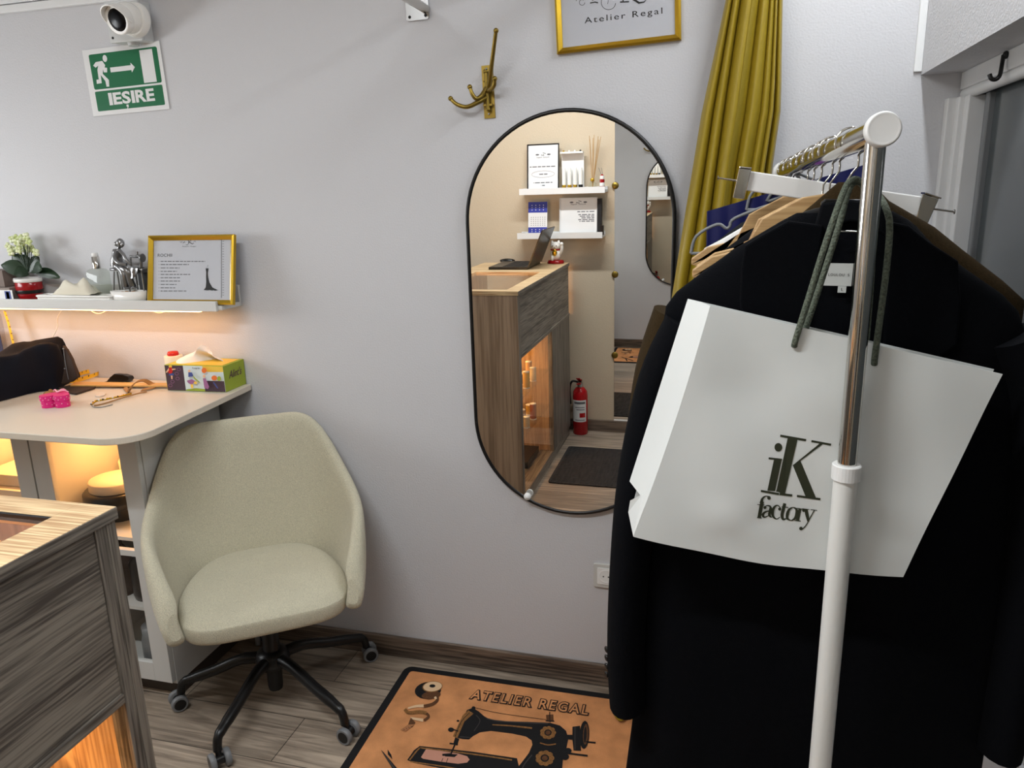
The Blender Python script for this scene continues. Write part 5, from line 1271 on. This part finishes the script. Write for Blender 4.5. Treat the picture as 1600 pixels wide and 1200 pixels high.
# print
PZ = frame_m((0, YF - .0068, 0), (1, 0, 0), (0, 0, 1)); 
C5 = lambda X, Y: P(1150 + X / 5.455, 640 + Y / 5.455, 1, YF)
def uv_of(p):
    # invert the panel: find where on the front the point lies, then lift it onto the creased paper
    u, v = .4, .6
    for _ in range(12):
        q = fpt(u, v); e1 = (fpt(u + 1e-3, v) - q) / 1e-3; e2 = (fpt(u, v + 1e-3) - q) / 1e-3; dx, dz = p.x - q.x, p.z - q.z
        det = e1.x * e2.z - e2.x * e1.z; u += (dx * e2.z - e2.x * dz) / det; v += (e1.x * dz - dx * e1.z) / det
    return u, v
def onbag(X, Y): p = C5(X, Y); u, v = uv_of(p); q = fpt(u, v, -.0012); return q
b = MB()
def ip(pts):
    # fine subdivision along the outline keeps the print on the paper
    b.poly([onbag(*p) for p in pts])
ip([(378, 210), (596, 243), (592, 262), (375, 229)]); ip([(440, 234), (522, 247), (415, 722), (343, 690)]); ip([(342, 686), (378, 692), (376, 706), (480, 721), (476, 740), (368, 725), (374, 700), (340, 694)])
ip([(641, 250), (808, 280), (804, 298), (638, 268)]); ip([(714, 274), (741, 280), (550, 430), (482, 470)]); ip([(482, 468), (548, 430), (680, 748), (592, 738)]); ip([(520, 725), (720, 752), (716, 770), (517, 743)])
ip([(360 + 33 * math.cos(a * PI / 12), 318 + 36 * math.sin(a * PI / 12)) for a in range(24)])
ip([(278, 402), (393, 415), (389, 430), (276, 418)]); ip([(324, 416), (390, 420), (332, 690), (266, 684)]); ip([(212, 676), (368, 708), (364, 725), (210, 694)])
def fs(pts, ww, kk=5):
    q = spline([(*p, 0) for p in pts], kk) if len(pts) > 2 else [V((*p, 0)) for p in pts]; n = len(q)
    if isinstance(ww, (list, tuple)):
        m_ = len(ww) - 1; ws = [];
        for i in range(n): s_ = i / (n - 1) * m_; j = min(int(s_), m_ - 1); ws.append(ww[j] + (ww[j + 1] - ww[j]) * (s_ - j))
    else: ws = ww
    b.stroke([(p.x, p.y) for p in q], ws, onbag)
def fd(cx, cy, r_): ip([(cx + r_ * math.cos(a * PI / 8), cy + r_ * 1.05 * math.sin(a * PI / 8)) for a in range(16)])
fs([(222, 775), (210, 840), (197, 915)], 31); fs([(214, 790), (224, 752), (250, 731), (276, 734)], [30, 20, 9, 8]); fd(280, 746, 15); fs([(181, 799), (240, 806)], 6); fs([(179, 914), (218, 921)], 9)
fd(246, 828, 13); fs([(240, 826), (262, 812), (288, 818), (297, 842)], [8, 9, 14, 24]); fs([(296, 835), (284, 895), (304, 920)], [25, 24, 8]); fs([(288, 858), (250, 868), (229, 892), (242, 915), (280, 902)], [8, 16, 25, 14, 6])
fd(372, 845, 13); fs([(378, 834), (352, 812), (324, 830), (310, 872), (318, 912), (346, 933), (376, 914)], [7, 9, 20, 27, 20, 9, 5])
fs([(415, 797), (402, 850), (392, 900), (402, 935), (430, 928)], [26, 27, 27, 20, 5]); fs([(388, 826), (446, 833)], 7)
for sx, w0 in ((-1, [7, 20, 28, 20, 7]), (1, [7, 20, 28, 20, 7])):
    fs([(486, 832), (486 + sx * 30 - 2, 850), (478 + sx * 40, 890), (470 + sx * 32, 928), (470, 948)], w0)
fs([(547, 842), (535, 895), (524, 950)], 27); fs([(518, 841), (548, 845)], 7); fs([(540, 872), (556, 850), (576, 848)], [6, 8, 12]); fd(577, 860, 13); fs([(499, 945), (552, 953)], 8)
fs([(596, 850), (606, 900), (617, 955)], [30, 30, 18]); fs([(668, 858), (640, 910), (600, 985), (566, 1022)], [9, 9, 9, 9]); fd(554, 1016, 15); fs([(568, 845), (624, 852)], 6); fs([(636, 853), (690, 858)], 6)
b.build('printed_logo', ink_gr, bt)
# cords
ck = (1333, 286)
cy_ = YF - .006
def cord(pts): 
    b = MB(); b.tube(spline([P(x, y, 1, d) for x, y, d in pts], 6), .0042, 10); b.build('cord_handle', cord_m, bt)
cord([(1241, 541, YF - .002), (1244, 528, cy_), (1262, 470, cy_), (1290, 380, cy_), (1318, 300, -1.07), (1332, 281, -1.055), (1345, 284, -1.045), (1372, 305, -1.06), (1386, 330, cy_), (1390, 360, cy_), (1384, 430, cy_), (1372, 520, cy_), (1367, 558, cy_), (1366, 569, YF - .002)])
cord([(1258, 516, YB - .004), (1268, 486, -1.062), (1288, 425, -1.066), (1311, 352, -1.062), (1325, 300, -1.052), (1337, 284, -1.042), (1350, 292, -1.042), (1363, 318, -1.06), (1365, 340, -1.066), (1362, 420, -1.066), (1358, 480, -1.062), (1354, 530, YB - .004)])

# ================================================================== behind the camera: what the mirror shows
FYm = YO + .0005
def ledge(z, x0, x1, label):
    t = thing('wall_shelf', label, 'shelf', ((x0 + x1) / 2, YO, z)); b = MB(); b.box(x0, x1, YO, YO + .012, z, z + .032); b.build('back_board', white_m, t)
    MB().box(x0, x1, YO + .012, YO + .11, z, z + .014).build('board', white_m, t); MB().box(x0, x1, YO + .11, YO + .12, z - .004, z + .032).build('front_lip', white_m, t)
    return z + .014
yl = YO + .12
A1, A2 = PM(811, 297, 1, yl), PM(945, 293, 1, yl); B1, B2 = PM(808, 366, 1, yl), PM(941, 364, 1, yl)
s1 = ledge(A1.z - .026, A1.x, A2.x, 'upper white ledge with reeds and framed notice, seen in the mirror')
s2 = ledge(B1.z - .026, B1.x, B2.x, 'lower white ledge with calendar and price list, seen in the mirror')
def m6(a, c, y): return PM(720 + a / 3.637, 170 + c / 3.637, 1, y)
def notice(name, label, pa, pb, zb, y, fm, lines, logo, seal=False):
    x0, x1 = sorted((pa.x, pb.x)); h_ = pa.z - zb
    t, M_ = picture_frame(name, label, (x1, y, zb + .001), (-1, 0, 0), (0, -.10, 1), x1 - x0, h_, .007, fm=fm, depth=.010)
    w_ = x1 - x0; b = MB(M_); b.box(.006, w_ - .006, .006, h_ - .006, .001, .003); z3 = lambda a, c: V((a, c, .0036))
    b.text('Atelier Regal', lambda a, c: z3(w_ * .3 + a, h_ * logo + c), w_ * .4, .008, 1); b.stroke([(w_ * .42, h_ * (logo + .09)), (w_ * .5, h_ * (logo + .12)), (w_ * .47, h_ * (logo + .05)), (w_ * .56, h_ * (logo + .07))], .004, z3, 1)
    for s_ in (-1, 1): b.disc((w_ * (.5 + .18 * s_), h_ * (logo + .075)), .012, z3, 2, 10, ry=.005)
    for (yy, xa, xb) in lines:
        x = xa
        while x < xb:
            e = min(x + random.uniform(.06, .16), xb); b.stroke([(w_ * x, h_ * yy), (w_ * e, h_ * yy)], .0055, z3, 2); x = e + .025
    if seal: b.stroke([(w_ * .5 + w_ * .36 * math.cos(a * PI / 12), h_ * .36 + h_ * .07 * math.sin(a * PI / 12)) for a in range(25)], .0016, z3, 2)
    b.build('print', [sign_w, print_k, print_g], t); return t
notice('picture_frame', 'black framed shop notice on the upper ledge, seen in the mirror', m6(374, 203, YO + .05), m6(556, 200, YO + .05), s1, YO + .06, blackm, [(.52, .12, .92), (.36, .36, .64), (.18, .2, .8), (.12, .44, .56)], .70, True)
t = notice('price_list', 'white price list sheet on the lower ledge, seen in the mirror', m6(560, 508, YO + .05), m6(776, 508, YO + .05), s2, YO + .06, sign_w, [(.62, .08, .55)] + [(.54 - .045 * k, .08, .5 - .03 * (k % 3)) for k in range(5)], .80)
x0 = m6(380, 520, YO + .07).x; x1 = m6(488, 520, YO + .07).x; zt_ = m6(430, 530, YO + .07).z
t = thing('calendar', 'blue and white three-month calendar standing on the lower ledge', 'calendar', ((x0 + x1) / 2, YO + .07, s2)); KM = frame_m((max(x0, x1), YO + .075, s2 + .001), (-1, 0, 0), (0, -.12, 1)); w_ = abs(x1 - x0); h_ = zt_ - s2
b = MB(KM); b.box(0, w_, 0, h_, 0, .003); z3 = lambda a, c: V((a, c, .0036))
for (va, vb) in ((.68, 1.0), (0, .24)): b.poly([z3(0, h_ * va), z3(w_, h_ * va), z3(w_, h_ * vb), z3(0, h_ * vb)], 1)
for r_ in range(5):
    for c in range(7): b.disc((w_ * (.12 + .12 * c), h_ * (.30 + .06 * r_)), .0028, z3, 2, 6)
for r_ in range(3):
    for c in range(4):
        b.disc((w_ * (.2 + .2 * c), h_ * (.76 + .07 * r_)), .003, lambda a, e: V((a, e, .0042)), 0, 6); b.disc((w_ * (.2 + .2 * c), h_ * (.05 + .06 * r_)), .003, lambda a, e: V((a, e, .0042)), 0, 6)
b.build('sheet', [sign_w, blue_c, print_g], t)
px_ = m6(790, 600, YO + .05).x; tag(MB().box(px_ - .012, px_ + .012, YO + .03, YO + .07, s2, m6(780, 510, YO + .05).z).build('binder', print_k, loc=(px_, YO + .05, s2)), 'thin black binder upright at the end of the lower ledge', 'binder')
px_ = m6(803, 680, YO + .09).x; tag(MB().box(px_ - .010, px_ + .010, YO + .075, YO + .10, s2, s2 + .055).build('card_holder', blackp, loc=(px_, YO + .09, s2)), 'short black card holder at the right end of the lower ledge', 'card holder')
px_ = m6(355, 697, YO + .08).x; b = MB(); b.ell((px_, YO + .08, s2 + .009), (.026, .018, .009)); tag(b.build('stapler', blackp, loc=(px_, YO + .08, s2)), 'small black stapler at the left end of the lower ledge', 'stapler')
# acrylic vials box
xa, xb = m6(570, 300, YO + .05).x, m6(697, 300, YO + .05).x; zt_ = m6(640, 243, YO + .05).z; xa, xb = min(xa, xb), max(xa, xb)
t = thing('bobbin_tower', 'clear tower of glass tubes with gold caps on the upper ledge', 'tower', ((xa + xb) / 2, YO + .05, s1))
b = MB(); b.box(xa, xb, YO + .03, YO + .034, s1, zt_); b.box(xa, xb, YO + .03, YO + .075, s1, s1 + .006); b.box(xa, xb, YO + .03, YO + .075, zt_ - .01, zt_); b.build('rack', whitep, t)
for k in range(4):
    x = xa + (k + .5) * (xb - xa) / 4; b = MB(); b.lathe([(0, .008), (.011, .008), (.012, .02), (.012, .11), (.009, .13)], (x, YO + .055, s1), seg=14); tu = b.build('tube', whitec, t)
    b = MB(); b.lathe([(.0125, .008), (.013, .03), (.011, .036), (0, .036)], (x, YO + .055, s1), seg=14); b.build('cap', [goldcap, goldcap, goldcap, blackp][k], tu)
    b = MB(); b.ell((x, YO + .055, zt_ + .004), (.006, .006, .005)); b.build('stopper', [goldcap, whitep, whitep, blackp][k], tu)
# reed diffuser
dc = m6(748, 435, YO + .06); dc.z = s1; dc.y = YO + .06
t = thing('reed_diffuser', 'reed diffuser with long tan sticks on the upper ledge', 'diffuser', dc)
MB().lathe([(0, 0), (.022, 0), (.024, .01), (.024, .035), (.010, .05), (.010, .062), (.007, .062)], dc, seg=20).build('bottle', liquid, t)
MB().lathe([(.0105, .05), (.0125, .053), (.0125, .064), (.010, .066)], dc, seg=18).build('neck_ring', goldcap, t)
for k in range(7):
    a = k * 2 * PI / 7; MB().tube([dc + V((0, 0, .01)), dc + V((.016 + .035 * math.cos(a), .018 * math.sin(a), .30 + .02 * math.sin(k * 3)))], .0018, 6).build('reed', reed, t)
# striped red and white shape standing in for a small Santa figure
dc = m6(803, 432, YO + .07); dc.y = YO + .07; dc.z = s1
t = thing('ornament', 'red and white striped candle with two thin sticks on the upper ledge', 'ornament', dc)
b = MB()
for k in range(4): b.lathe([(.016 - .001 * k, .02 * k), (.017 - .001 * k, .01 + .02 * k), (.0155 - .001 * k, .02 + .02 * k)], dc, seg=18, m=k % 2)
b.lathe([(.0125, .08), (0, .09)], dc, seg=18); b.build('striped_body', [redc, whitec], t)
for k in (-1, 1): MB().tube([dc + V((.004 * k, 0, .085)), dc + V((.008 * k - .012, 0, .125))], .0014, 5).build('stick', greyp, t)
# frameless mirror panel with brass clips
pe = PM(960, 400, 1, YO + .01).x
t = thing('mirror_panel', 'tall frameless mirror panel with brass clips on the wall behind the camera', 'mirror', (pe + .35, YO, .1))
MB().box(pe, .33, YO + .004, YO + .009, .087, 2.05).build('mirror_glass', mirror_m, t); MB().box(pe + .001, .329, YO, YO + .0038, .088, 2.049).build('backing', greyp, t)
for z in (PM(961, 290, 1, YO + .01).z, PM(962, 429, 1, YO + .01).z, PM(959, 555, 1, YO + .01).z):
    MB().lathe([(.021, 0), (.021, .010), (.018, .014), (0, .014)], (pe + .004, YO + .001, z), (0, 1, 0), 24).build('clip', brass, t)
MB().box(pe, .33, YO, YO + .014, .079, .0868).build('bottom_trim', whitep, t)
# fire extinguisher
ec = PM(904, 678, 2, 0); ec = V((-.858, YO + .066, 0))
t = thing('fire_extinguisher', 'red fire extinguisher on the floor behind the counter, seen in the mirror', 'fire extinguisher', ec)
b = MB(); b.lathe([(.045, .0005), (.048, .004), (.048, .255), (.044, .285), (.028, .308), (.016, .314), (0, .314)], ec, seg=32); b.build('cylinder', ext_red, t)
b = MB(); b.lathe([(.017, .31), (.017, .335), (.012, .345)], ec, seg=18); b.box(ec.x - .012, ec.x + .012, ec.y - .02, ec.y + .02, .335, .352); b.build('valve', steel, t)
b = MB(); b.slab([ec + V((-.012, .0, .352)), ec + V((-.012, .07, .385)), ec + V((-.012, .07, .390)), ec + V((-.012, -.01, .360))], (.024, 0, 0)); b.slab([ec + V((-.012, .0, .338)), ec + V((-.012, .065, .345)), ec + V((-.012, .065, .350)), ec + V((-.012, .0, .345))], (.024, 0, 0)); b.build('lever', ext_red, t)
b = MB(); b.tube(spline([ec + V((-.015, 0, .345)), ec + V((-.05, .01, .35)), ec + V((-.066, .01, .30)), ec + V((-.062, .01, .20))], 6), .007, 10); b.build('hose', blackp, t)
b = MB(); rows = []
for i, z in enumerate((.09, .235)): rows.append([ec + V((.0487 * math.cos(a), .0487 * math.sin(a), z)) for a in [math.radians(30 + 120 * k / 14) for k in range(15)]])
b.grid(rows, 0)
for (z0, z1_, a0_, a1_, m_) in ((.21, .225, 40, 130, 1), (.185, .19, 45, 120, 1), (.17, .175, 45, 110, 1), (.12, .15, 40, 85, 2), (.10, .105, 45, 120, 1)):
    b.grid([[ec + V((.0491 * math.cos(a), .0491 * math.sin(a), z)) for a in [math.radians(a0_ + (a1_ - a0_) * k / 8) for k in range(9)]] for z in (z0, z1_)], m_)
b.build('label', [sign_w, print_g, ext_red], t)
# dark ribbed mat
mc = [PM(720 + a / 3.53, 480 + c / 3.53, 2, 0) for a, c in ((610, 770), (868, 790), (805, 1005), (470, 960))]
mx0 = (mc[0].x + mc[3].x) / 2; mx1 = mx0 + .42; my0 = (mc[0].y + mc[1].y) / 2; my1 = (mc[2].y + mc[3].y) / 2
b = MB(Matrix.Translation((0, 0, 0))); b.prism(rrect(mx0, mx1, my0, my1, .02), .007)
for k in range(30):
    y = my0 + .02 + (my1 - my0 - .04) * k / 29; b.tube([(mx0 + .015, y, .007), (mx1 - .015, y, .007)], .003, 6)
tag(b.build('door_mat', matt, loc=((mx0 + mx1) / 2, (my0 + my1) / 2, 0)), 'charcoal ribbed door mat on the floor in front of the counter', 'mat')
